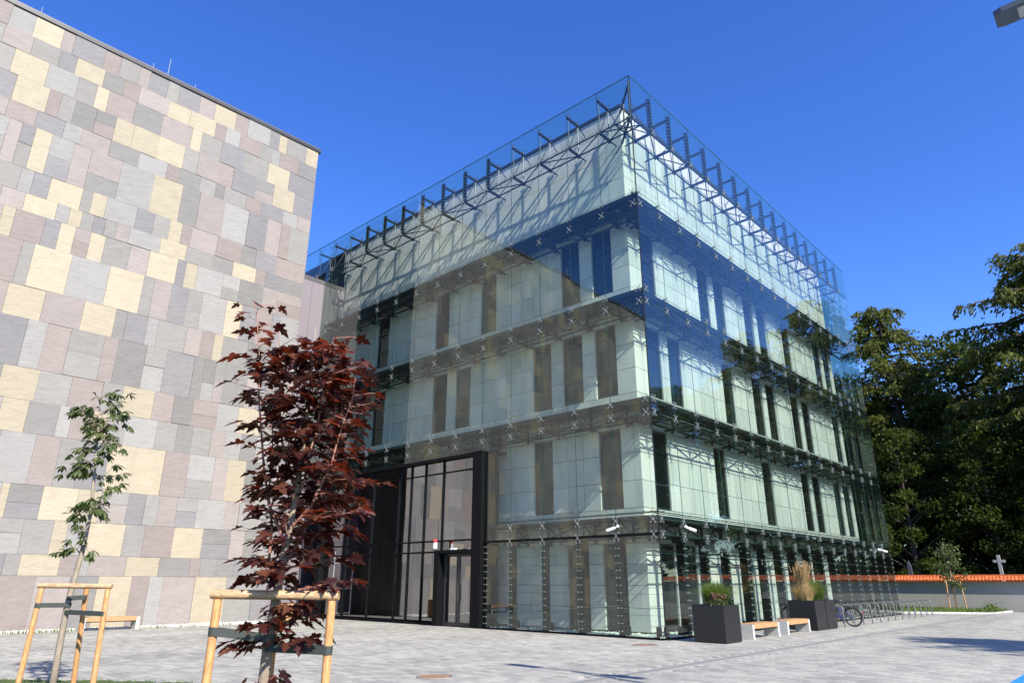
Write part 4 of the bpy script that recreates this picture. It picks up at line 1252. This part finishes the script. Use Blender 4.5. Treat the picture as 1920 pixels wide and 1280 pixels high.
def larch(seed, h=26.0, rad=4.6, dens=1.0):
    r_ = random.Random(seed); q = np.random.RandomState(seed)
    tr = MB(); pts = []; rd = []
    bx, by = 0, 0
    for k in range(12):
        t = k/11; bx += r_.gauss(0, 0.06); by += r_.gauss(0, 0.06)
        pts.append((bx, by, h*0.97*t)); rd.append(0.36*(1-t)**0.9+0.03)
    tr.path(pts, rd, 9)
    def trunk(z):
        t = min(z/(h*0.97), 0.999)*11; i = int(t); f = t-i
        return Vector(pts[i]).lerp(Vector(pts[min(i+1, 11)]), f)
    br = MB(); C = []; A = []; LL = []
    nb = int(150*dens)
    for k in range(nb):
        t = 0.20+0.80*(k+r_.random())/nb
        z = h*t*0.985
        # broad flat-topped old larch: widest in the middle, irregular gaps
        env = rad*(0.55+0.75*math.sin(min(1, (t-0.15)/0.75)*math.pi*0.80))*(1-max(0, t-0.80)*3.1)
        ln = max(0.7, env*r_.uniform(0.55, 1.12)); az = r_.uniform(0, 6.283)
        if r_.random() < 0.12: ln *= 1.2
        d = Vector((math.cos(az), math.sin(az), 0)); up0 = r_.uniform(-0.05, 0.35) + 0.35*max(0, t-0.7)
        P0 = trunk(z); path = []; rr2 = []
        for j in range(7):
            s_ = j/6
            path.append(P0 + d*(ln*s_) + Vector((0, 0, ln*(up0*s_-0.42*s_*s_+0.14*s_**4))) + Vector((r_.gauss(0, 0.05), r_.gauss(0, 0.05), r_.gauss(0, 0.05)))*s_*2)
            rr2.append(0.075*(1-s_)*(ln/4)+0.012)
        br.path(path, rr2, 4)
        # side twigs hang down from the bough
        for j in range(int(9+ln*5)):
            s_ = 0.18+0.82*r_.random(); i = min(int(s_*6), 5); f = s_*6-i
            B0 = path[i].lerp(path[i+1], f)
            sd = Vector((-d.y, d.x, 0))*r_.choice((-1, 1))
            tl = r_.uniform(0.5, 1.35)*(1.15-0.5*s_)
            dirn = (sd*r_.uniform(0.2, 0.9)+d*r_.uniform(0.1, 0.8)+Vector((0, 0, r_.uniform(-0.9, 0.15)))).normalized()
            nn = int(9*tl)+4
            for m in range(nn):
                w = (m+r_.random())/nn
                P = B0+dirn*(tl*w)+Vector((0, 0, -0.55*tl*w*w))
                C.append((P.x+r_.gauss(0, 0.10), P.y+r_.gauss(0, 0.10), P.z+r_.gauss(0, 0.08)))
                A.append((dirn.x+r_.gauss(0, 0.5), dirn.y+r_.gauss(0, 0.5), dirn.z-0.55+r_.gauss(0, 0.4))); LL.append(r_.uniform(0.20, 0.48))
    C = np.array(C); A = np.array(A); LL = np.array(LL); Nn = q.normal(0, 1, (len(C), 3))
    V, F = diamonds(C, A, Nn, LL, LL*q.uniform(0.28, 0.5, len(C)))
    return tr.mesh('trunk', M['bark']), br.mesh('branches', M['bark']), np_mesh('crown', V, F, M['larch'])

def broadleaf(seed, h=18.0, rad=4.5, low=0.12, nleaf=15000):
    r_ = random.Random(seed); q = np.random.RandomState(seed)
    tr = MB(); tr.path([(0, 0, 0), (0.1, 0.05, h*0.2), (0.0, 0.2, h*0.45), (0.2, 0.1, h*0.8)], [0.34, 0.27, 0.18, 0.05], 8)
    br = MB(); cl = []
    for k in range(46):
        t = low+(1-low)*(k+0.5)/46; az = k*2.4+r_.gauss(0, 0.3)
        env = rad*math.sin(min(1.0, (0.10+t*0.95))*math.pi*0.93)**0.6
        ro = env*r_.uniform(0.45, 1.0)
        P = Vector((math.cos(az)*ro, math.sin(az)*ro, h*t*0.96+r_.gauss(0, 0.4))); cl.append((P, r_.uniform(0.8, 1.7)))
        z0 = max(h*0.1, P.z-ro*0.6)
        br.path([(0, 0.05, min(z0, h*0.78)), tuple(Vector((0, 0, z0)).lerp(P, 0.5)+Vector((0, 0, 0.3))), tuple(P)], [0.09, 0.05, 0.015], 4)
    n = nleaf; ci = q.randint(0, len(cl), n)
    cp = np.array([tuple(c[0]) for c in cl])[ci]; cr = np.array([c[1] for c in cl])[ci]
    dv = q.normal(0, 1, (n, 3)); dv /= np.linalg.norm(dv, axis=1, keepdims=True)
    C = cp + dv*(cr*q.uniform(0.35, 1.05, n))[:, None]*np.array([1.15, 1.15, 0.75])
    A = q.normal(0, 1, (n, 3)); A[:, 2] -= 0.5; Nn = q.normal(0, 0.8, (n, 3)); Nn[:, 2] += 0.8
    L_ = q.uniform(0.20, 0.42, n); V, F = diamonds(C, A, Nn, L_, L_*q.uniform(0.5, 0.75, n))
    return tr.mesh('trunk', M['bark']), br.mesh('branches', M['bark']), np_mesh('crown', V, F, M['broad'])

def plant_tree(name, meshes, loc, rz, sc, label, group):
    e = empty(name, loc, rz); e.scale = (sc, sc, sc)
    tag(e, label, 'tree', group)
    add('trunk', meshes[0], e); add('branches', meshes[1], e); add('crown', meshes[2], e)
    return e
LA = [larch(101, 26, 4.3), larch(205, 26, 5.4, 1.1)]
BL = [broadleaf(7, 18, 4.8), broadleaf(19, 18, 4.2, 0.05)]
GR = 'tall trees beyond the churchyard wall'
plant_tree('larch_tree', LA[0], (47.0, 3.1, 0), 0.4, 1.0, 'tall larch with bare upper trunk showing, just right of the glass edge', GR)
plant_tree('larch_tree', LA[1], (44.0, -8.2, 0), 2.0, 1.03, 'broad drooping larch filling the right edge of the picture', GR)
plant_tree('broadleaf_tree', BL[0], (50.5, -1.2, 0), 1.0, 1.26, 'dark leafy tree in the gap between the two larches', GR)
plant_tree('broadleaf_tree', BL[1], (40.5, -2.6, 0), 3.0, 0.72, 'lower dark leafy tree behind the stone cross', GR)
plant_tree('broadleaf_tree', BL[0], (40.0, 2.6, 0), 4.1, 0.72, 'lower dark leafy tree behind the wall next to the glass edge', GR)
plant_tree('broadleaf_tree', BL[1], (41.0, -7.0, 0), 5.2, 0.80, 'leafy tree under the broad larch at the right edge', GR)
plant_tree('broadleaf_tree', BL[1], (46.5, 8.2, 0), 0.7, 1.12, 'leafy tree seen through the far glass edge', GR)
plant_tree('broadleaf_tree', BL[0], (54.0, 3.8, 0), 2.2, 1.15, 'leafy tree farthest back behind the bare-trunked larch', GR)
plant_tree('broadleaf_tree', BL[1], (55.0, -7.0, 0), 4.4, 1.15, 'leafy tree farthest back behind the broad larch', GR)
for k, (x_, y_, m_, q_) in enumerate(((58, -3, 0, 1.0), (57, 9, 1, 1.1), (60, 1.5, 1, 1.1), (49, -5.2, 1, 0.8), (45.5, -0.2, 0, 0.62), (52, 6.5, 0, 0.9), (47, -11.5, 0, 1.0), (43.0, 5.6, 1, 0.66), (60, -10, 0, 1.2), (50, 13, 0, 1.1))):
    plant_tree('broadleaf_tree', BL[m_], (x_, y_, 0), 1.7*k, q_, 'dark leafy tree deep behind the wall, %s from left in the back rows' % ordn[[4, 1, 3, 7, 6, 2, 9, 5, 8, 0][k]], GR)
off = [('larch_tree', LA[0], (43, -15, 0), 1.3, 0.95), ('broadleaf_tree', BL[0], (40, -12, 0), 0.2, 0.9), ('broadleaf_tree', BL[1], (42, -20, 0), 2.2, 1.1), ('larch_tree', LA[1], (45, -25, 0), 3.3, 0.86), ('broadleaf_tree', BL[0], (40, -27, 0), 1.9, 1.0), ('broadleaf_tree', BL[1], (41, -33, 0), 5.0, 1.05), ('broadleaf_tree', BL[0], (43, -40, 0), 3.7, 1.1), ('broadleaf_tree', BL[1], (48, -18, 0), 4.0, 1.2), ('broadleaf_tree', BL[0], (42, -48, 0), 0.9, 1.1)]
for k, (nm, ms, lc, rz, sc) in enumerate(off):
    plant_tree(nm, ms, lc, rz, sc, '%s %s tree of the churchyard row outside the right edge, mirrored in the glass' % (ordn[k], 'larch' if 'larch' in nm else 'leafy'), GR)
plant_tree('larch_tree', LA[1], (1.4, -25.6, 0), 0.9, 0.60, 'larch outside the right edge whose shadow reaches onto the paving', GR)

# sapling with stakes by the churchyard wall
def sapling_leaves(C, size, matr, seed, name='crown', parent=None):
    q = np.random.RandomState(seed); n = len(C)
    A = q.normal(0, 1, (n, 3)); A[:, 2] -= 0.6; Nn = q.normal(0, 0.6, (n, 3)); Nn[:, 2] += 0.8
    L_ = size*q.uniform(0.7, 1.3, n)
    V, F = diamonds(np.array(C), A, Nn, L_, L_*0.55)
    return add(name, np_mesh(name, V, F, matr, attr=q.rand(n)), parent)
e = empty('young_tree', (31.6, -1.25, 0.05)); tag(e, 'small staked sapling on the grass verge in front of the churchyard wall', 'tree')
MB().path([(0, 0, 0), (0.02, 0, 1.4), (-0.03, 0.02, 2.6), (0.05, 0, 3.7)], [0.045, 0.04, 0.03, 0.01], 6).build('trunk', M['bark_young'], e)
r = random.Random(77); C = []
for k in range(44):
    z = r.uniform(1.35, 3.9); a = r.uniform(0, 6.28); ro = r.uniform(0.05, 0.72)*(1.25-abs(z-2.4)/2)
    for q in range(26): C.append((math.cos(a)*ro+r.gauss(0, 0.16), math.sin(a)*ro+r.gauss(0, 0.16), z+r.gauss(0, 0.13)))
sapling_leaves(C, 0.17, M['chestnut'], 5, 'crown', e)
f = empty('tree_stake_frame', (31.6, -1.25, 0.05)); tag(f, 'thin timber stakes round the small sapling at the churchyard wall', 'tree stakes')
for a in (0.3, 2.4, 4.5): MB().tube((0.5*math.cos(a), 0.5*math.sin(a), 0), (0.42*math.cos(a), 0.42*math.sin(a), 1.75), 0.035, n=6).build('post', M['wood_post'], f)
e = empty('verge_shrub', (30.6, -3.1, 0.05)); tag(e, 'small green weed clump at the kerb end of the verge', 'shrub')
C = [(r.gauss(0, 0.22), r.gauss(0, 0.22), abs(r.gauss(0.2, 0.16))) for _ in range(160)]
sapling_leaves(C, 0.14, M['grass_green'], 8, 'foliage', e)
# second young tree mirrored in the glass
# ------------------------------------------------------------------ support frames of the young trees
def support_frame(label, A_, B_, T_, hA, hB, spread, rp, rr_, straps, trunk_xy, extra):
    """A_,B_ the two posts under the rail, T_ the free third post (all ground xy)"""
    base = Vector(((A_[0]+B_[0])/2, (A_[1]+B_[1])/2, 0))
    e = empty('tree_support_frame', base); tag(e, label, 'tree stakes', 'timber support frames of the young trees')
    L = lambda x, y, z: (x-base.x, y-base.y, z)
    ax = (Vector(B_)-Vector(A_)).normalized()
    for P, h in ((A_, hA), (B_, hB)):
        MB().tube(L(P[0]+(P[0]-base.x)*spread, P[1]+(P[1]-base.y)*spread, -0.05), L(P[0], P[1], h), rp*1.04, rp*0.96, 14).build('post', M['wood_post'], e, smooth=False)
    MB().tube(L(T_[0][0], T_[0][1], -0.05), L(T_[1][0], T_[1][1], T_[2]), rp*1.02, rp*0.96, 14).build('post', M['wood_post'], e)
    p0 = Vector(L(A_[0]-ax.x*0.05, A_[1]-ax.y*0.05, hA+rr_)); p1 = Vector(L(B_[0]+ax.x*0.05, B_[1]+ax.y*0.05, hB+rr_))
    rl = MB(); rl.tube(p0, p1, rr_, rr_*0.97, 16); ro = rl.build('rail', M['wood_rail'], e)
    d = (p1-p0).normalized(); ec = MB()
    ec.tube(p0-d*0.004, p0+d*0.0005, rr_*0.93, n=16); ec.tube(p1-d*0.0005, p1+d*0.004, rr_*0.9, n=16); ec.build('end_grain', M['wood_end'], ro)
    for (x0, y0, x1, y1, z0, z1, w) in straps:
        a = Vector((x0, y0, 0)); b = Vector((x1, y1, 0)); dd = (b-a).normalized(); nrm = Vector((-dd.y, dd.x, 0))
        mb = MB()
        for s_ in (-1, 1):
            k = len(mb.v)
            for (P, z) in ((a, z0), (b, z1)):
                for tt in (0.0, 0.004):
                    for zz in (-w/2, w/2): mb.v.append(L(*(P+nrm*s_*(rp*1.03+tt)).xy, z+zz))
            mb.f += [(k+2, k+6, k+7, k+3), (k, k+1, k+5, k+4), (k+1, k+3, k+7, k+5), (k, k+4, k+6, k+2)]; mb.m += [0]*4
        for P, z, sg in ((a, z0, -1), (b, z1, 1)):
            for q in range(8):
                t0 = math.pi*q/8-math.pi/2; t1 = math.pi*(q+1)/8-math.pi/2; k = len(mb.v)
                for t in (t0, t1):
                    v = dd*sg*math.cos(t)+nrm*math.sin(t)
                    for zz in (-w/2, w/2): mb.v.append(L(*(P+v*(rp*1.03+0.004)).xy, z+zz))
                mb.f.append((k, k+2, k+3, k+1)); mb.m.append(0)
        mb.build('strap', M['strap'], e)
    return e
# left frame
tx = (-15.62, 0.42)
support_frame('timber stake frame with dark straps round the green chestnut sapling, left', (-15.99, 0.57), (-15.34, -0.12), ((-15.22, 0.92), (-15.40, 0.60), 1.50), 1.50, 1.49, 0.10, 0.036, 0.036,
              [(-15.99, 0.57, -15.61, 0.56, 1.27, 1.265, 0.062), (-15.34, -0.12, -15.61, 0.56, 1.16, 1.17, 0.060), (-15.42, 0.57, -15.61, 0.56, 1.37, 1.36, 0.062)], tx, None)
# right frame
support_frame('timber stake frame with dark straps round the purple maple, centre left', (-16.44, -5.94), (-15.84, -6.59), ((-15.86, -5.82), (-15.93, -5.93), 1.45), 1.47, 1.46, 0.02, 0.033, 0.036,
              [(-16.44, -5.94, -16.08, -6.16, 1.24, 1.18, 0.062), (-15.84, -6.59, -16.08, -6.16, 1.11, 1.12, 0.062), (-15.92, -5.92, -16.08, -6.16, 1.33, 1.28, 0.06)], tx, None)

# ------------------------------------------------------------------ green chestnut sapling (left)
CT = empty('young_chestnut_tree', (-15.60, 0.55, 0)); tag(CT, 'thin green-leaved chestnut sapling in front of the stone wall', 'tree')
trunk_pts = [(0.68*o, -0.73*o, z) for o, z in ((0.0, -0.05), (-0.015, 0.6), (-0.03, 1.25), (0.03, 2.0), (0.04, 2.6), (-0.03, 3.2), (-0.10, 3.8), (-0.17, 4.35))]
MB().path(trunk_pts, [0.052, 0.046, 0.040, 0.033, 0.027, 0.022, 0.016, 0.006], 10).build('trunk', M['bark_young'], CT, smooth=True)
def compound_leaves(name, heads, size, matr, parent, seed):
    """palmate compound leaves: drooping leaflets round the tip of each stalk"""
    r_ = random.Random(seed); V = []; F = []; A = []; st = MB()
    for (P, dirn) in heads:
        P = Vector(P); d = Vector(dirn).normalized()
        rv = r_.random(); sd = d.cross(Vector((0, 0, 1)))
        if sd.length < 0.1: sd = Vector((1, 0, 0))
        sd.normalize()
        nl = r_.choice((5, 6, 7)); s_ = size*r_.uniform(0.75, 1.2)
        for k in range(nl):
            a = (k-(nl-1)/2)*0.62
            ld = (d*math.cos(a)+sd*math.sin(a)+Vector((0, 0, -r_.uniform(0.35, 1.6)))).normalized()
            ln = s_*(1.0-0.10*abs(k-(nl-1)/2))
            nn = ld.cross(sd if abs(math.cos(a)) > 0.3 else d).normalized(); w = ld.cross(Vector((0, 0, 1)))
            if w.length < 0.1: w = sd
            w.normalize(); dn = Vector((0, 0, -1))
            b0 = len(V); fold = w.cross(ld)*0.06*ln
            for (t, ww) in ((0.0, 0.02), (0.35, 0.13), (0.68, 0.20), (1.0, 0.0)):
                c = P+ld*(ln*t)+dn*(0.18*ln*t*t)
                V += [tuple(c-w*(ww*ln)+fold*ww*6), tuple(c), tuple(c+w*(ww*ln)+fold*ww*6)]
            for j in range(3):
                k0 = b0+j*3
                F += [(k0, k0+1, k0+4, k0+3), (k0+1, k0+2, k0+5, k0+4)]; A += [min(1, max(0, rv+r_.gauss(0, 0.12)))]*2
    return add(name, np_mesh(name, V, F, matr, attr=A), parent)
r = random.Random(15); heads = []; bmb = MB()
def tw_branch(P0, d, ln, nh, spread):
    P0 = Vector(P0); d = Vector(d).normalized()
    P1 = P0+d*ln+Vector((0, 0, -0.12*ln)); Pm = P0+d*ln*0.5+Vector((0, 0, 0.05*ln))
    bmb.path([tuple(P0), tuple(Pm), tuple(P1)], [0.012, 0.009, 0.004], 5)
    for k in range(nh):
        t = 0.35+0.65*(k+r.random())/nh
        Q = (P0.lerp(Pm, t*2) if t < 0.5 else Pm.lerp(P1, t*2-1))
        a = r.uniform(0, 6.28); o = Vector((math.cos(a), math.sin(a), r.uniform(-0.9, 1.0)))*r.uniform(0.05, spread*1.25)
        bmb.tube(tuple(Q), tuple(Q+o), 0.004, 0.002, 4); heads.append((Q+o, o+d*0.4))
R_ = Vector((0.68, -0.73, 0)); Bk = Vector((0.73, 0.68, 0))
def tp(z):
    for (a, b) in zip(trunk_pts[:-1], trunk_pts[1:]):
        if a[2] <= z <= b[2]: return Vector(a).lerp(Vector(b), (z-a[2])/(b[2]-a[2]))
    return Vector(trunk_pts[-1])
for z, s_, ln, nh in ((4.3, 0.2, 0.28, 9), (4.2, -0.8, 0.38, 8), (4.15, 0.9, 0.36, 9), (3.95, 1.0, 0.62, 11), (3.9, -0.4, 0.42, 9), (3.75, 0.5, 0.35, 9), (3.55, -0.6, 0.30, 8), (3.5, 1.0, 0.60, 8), (3.35, 0.3, 0.3, 7), (3.1, -1.0, 0.92, 17), (3.05, 0.7, 0.40, 8), (2.9, 0.2, 0.3, 7), (2.75, 0.9, 0.42, 8), (2.65, -0.7, 0.35, 8), (2.5, 0.4, 0.25, 6), (2.45, -0.9, 0.38, 8), (2.25, -0.2, 0.25, 5), (2.0, -0.8, 0.38, 8), (2.05, 0.5, 0.2, 4)):
    tw_branch(tp(z+r.gauss(0, 0.05)), R_*s_+Bk*r.gauss(0, 0.45)+Vector((0, 0, r.uniform(-0.25, 0.9))), ln*r.uniform(0.6, 1.1), max(3, nh-1), 0.15)
for k in range(5):
    z = r.uniform(3.4, 4.3)
    tw_branch(tp(z), R_*r.gauss(0, 0.8)+Bk*r.gauss(0, 0.6)+Vector((0, 0, r.uniform(-0.1, 0.7))), r.uniform(0.15, 0.4), r.randint(5, 9), 0.18)
tag(bmb.build('branches', M['bark_young'], CT), kind='stuff')
compound_leaves('crown', heads, 0.145, M['chestnut'], CT, 3)

# ------------------------------------------------------------------ purple maple
MT = empty('purple_maple_tree', (-16.05, -6.05, 0)); tag(MT, 'young maple with dense dark purple-red leaves in the foreground', 'tree')
mt_pts = [(0.02, 0.02, -0.05), (0.0, -0.02, 0.6), (-0.03, -0.08, 1.2), (-0.02, -0.14, 1.7), (0.01, -0.20, 2.3), (0.0, -0.25, 2.9), (-0.02, -0.28, 3.4), (-0.03, -0.30, 3.72)]
MB().path(mt_pts, [0.052, 0.046, 0.040, 0.033, 0.024, 0.016, 0.010, 0.004], 12).build('trunk', M['bark_young'], MT, smooth=True)
leaf_outline = []
# one half of a five-lobed toothed leaf (x across, y along), mirrored
half = [(0.00, 0.00), (0.10, -0.06), (0.22, -0.12), (0.20, -0.02), (0.36, 0.00), (0.26, 0.10), (0.30, 0.16), (0.44, 0.22), (0.56, 0.36), (0.42, 0.36), (0.44, 0.46), (0.30, 0.42), (0.18, 0.42), (0.20, 0.56), (0.30, 0.68), (0.16, 0.70), (0.12, 0.84), (0.00, 1.02)]
outl = half + [(-x, y) for x, y in half[-2:0:-1]]
LV_N = len(outl)
def maple_leaves(name, items, matr, parent, seed):
    """items: (tip of stalk, axis, normal, size)"""
    q = np.random.RandomState(seed); n = len(items)
    P = np.array([tuple(i[0]) for i in items]); Ax = np.array([tuple(i[1]) for i in items]); Nn = np.array([tuple(i[2]) for i in items]); S_ = np.array([i[3] for i in items])
    Ax /= np.linalg.norm(Ax, axis=1, keepdims=True); Sd = np.cross(Ax, Nn); Sd /= np.linalg.norm(Sd, axis=1, keepdims=True); Nn = np.cross(Sd, Ax)
    o = np.array(outl); V = []
    fold = q.uniform(0.0, 0.45, n); curl = q.uniform(0.05, 0.8, n)
    pts = np.concatenate([[[0, 0.30]], o]); X = pts[:, 0]; Y = pts[:, 1]
    Z = fold[:, None]*np.abs(X)[None] - curl[:, None]*(Y**2)[None]*0.6 - (0.25*curl)[:, None]*(X**2)[None]
    V = P[:, None, :] + S_[:, None, None]*(X[None, :, None]*Sd[:, None, :] + Y[None, :, None]*Ax[:, None, :] + Z[:, :, None]*Nn[:, None, :])
    m = LV_N
    tri = np.array([(0, 1+k, 1+(k+1) % m) for k in range(m)])
    F = (np.arange(n)[:, None, None]*(m+1)+tri[None]).reshape(-1, 3)
    return add(name, np_mesh(name, V.reshape(-1, 3), F, matr, attr=np.repeat(q.rand(n)**1.4, m)), parent)
r = random.Random(44); items = []; bmb = MB(); shoots = MB()
def mtp(z):
    for (a, b) in zip(mt_pts[:-1], mt_pts[1:]):
        if a[2] <= z <= b[2]: return Vector(a).lerp(Vector(b), (z-a[2])/(b[2]-a[2]))
    return Vector(mt_pts[-1])
def leaf_at(Q, out, size):
    ax = Vector((out.x+r.gauss(0, 0.35), out.y+r.gauss(0, 0.35), r.uniform(-0.45, 0.10)))
    nm = Vector((r.gauss(0, 0.30), r.gauss(0, 0.30), 1.0))
    st = Q+Vector((out.x, out.y, r.uniform(-0.1, 0.3))).normalized()*r.uniform(0.03, 0.10)
    shoots.tube(tuple(Q), tuple(st), 0.0022, 0.0015, 3)
    items.append((st, ax, nm, size*r.choice((0.55, 0.75, 0.9, 1.0, 1.1, 1.22))*r.uniform(0.9, 1.1)))
def mbranch(P0, d, ln, r0, nl, lift=0.25, droop=0.10):
    P0 = Vector(P0); d = Vector(d); path = []; rd = []
    for j in range(6):
        s_ = j/5
        path.append(P0+d*(ln*s_)+Vector((0, 0, lift*ln*s_-droop*ln*s_*s_))+Vector((r.gauss(0, 0.012), r.gauss(0, 0.012), r.gauss(0, 0.012)))*s_)
        rd.append(r0*(1-s_*0.85))
    bmb.path(path, rd, 5)
    for k in range(nl):
        s_ = 0.22+0.78*(k+r.random())/nl; i = min(int(s_*5), 4); Q = path[i].lerp(path[i+1], s_*5-i)
        a = r.uniform(0, 6.28); out = (d*0.55+Vector((math.cos(a), math.sin(a), 0))*0.75)
        # short side shoot, then a pair of leaves
        Q2 = Q+Vector((math.cos(a), math.sin(a), r.uniform(0, 0.5)))*r.uniform(0.01, 0.10)
        leaf_at(Q2, out, 0.140)
        if r.random() < 0.5: leaf_at(Q, Vector((-out.x, -out.y, 0))+d, 0.11)
# tiers of near-horizontal sprays
def spray(z, side, ln, nl, lift=0.22, dep=None):
    b = r.gauss(0, 0.6) if dep is None else dep
    d = (R_*side+Bk*b)
    d.normalize()
    mbranch(mtp(z), d, ln, 0.011, nl, lift)
for k in range(62):
    z = 0.45+3.1*(k+r.random())/62
    env = 0.36 + 0.13*math.sin(z*2.3)+ (0.14 if 1.9 < z < 2.6 else 0)
    if z > 3.3: env = 0.28
    if z < 1.5:
        env *= 0.72
        if r.random() < 0.30: continue
    az = k*2.399+r.gauss(0, 0.3); sd = math.cos(az); bk = math.sin(az)
    if sd < -0.3: env *= (0.78 if z < 2.9 else 1.25)
    if sd > 0.4 and 1.4 < z < 2.4: env *= 1.75
    spray(z, sd, env*r.uniform(0.75, 1.15), int(6+env*20), 0.25, bk*0.8)
# upright leaders either side of the stem
for (z0, side, out, top, nl) in ((1.5, -1, 0.22, 3.35, 34), (1.35, 0.35, 0.10, 3.5, 30), (1.7, 1, 0.34, 3.45, 40), (2.0, 0.8, 0.48, 3.25, 32), (1.9, -0.9, 0.46, 3.95, 36), (2.3, -0.9, 0.30, 3.7, 24), (2.2, 0.4, 0.22, 3.62, 28)):
    P0 = mtp(z0); T = Vector((P0.x, P0.y, 0))+R_*(side/abs(side))*out+Vector((0, 0, top))+Bk*r.gauss(0, 0.12); path = []; rd = []
    for j in range(8):
        s_ = j/7; e_ = s_**0.55
        path.append(Vector((P0.x+(T.x-P0.x)*e_, P0.y+(T.y-P0.y)*e_, P0.z+(T.z-P0.z)*s_))+Vector((r.gauss(0, 0.01), r.gauss(0, 0.01), 0))); rd.append(0.013*(1-s_*0.8))
    bmb.path(path, rd, 6)
    for k in range(nl):
        s_ = 0.15+0.85*(k+r.random())/nl; i = min(int(s_*7), 6); Q = path[i].lerp(path[i+1], s_*7-i)
        a = r.uniform(0, 6.28); out_ = Vector((math.cos(a), math.sin(a), 0)); Q2 = Q+out_*r.uniform(0.02, 0.20)+Vector((0, 0, r.uniform(-0.02, 0.06)))
        bmb.tube(tuple(Q), tuple(Q2), 0.004, 0.002, 4); leaf_at(Q2, out_, 0.13); 
        if r.random() < 0.6: leaf_at(Q2, Vector((-out_.y, out_.x, 0)), 0.11)
tag(bmb.build('branches', M['bark_red'], MT), kind='stuff'); tag(shoots.build('leaf_stalks', M['bark_red'], MT), kind='stuff')
maple_leaves('crown', items, M['maple'], MT, 9)
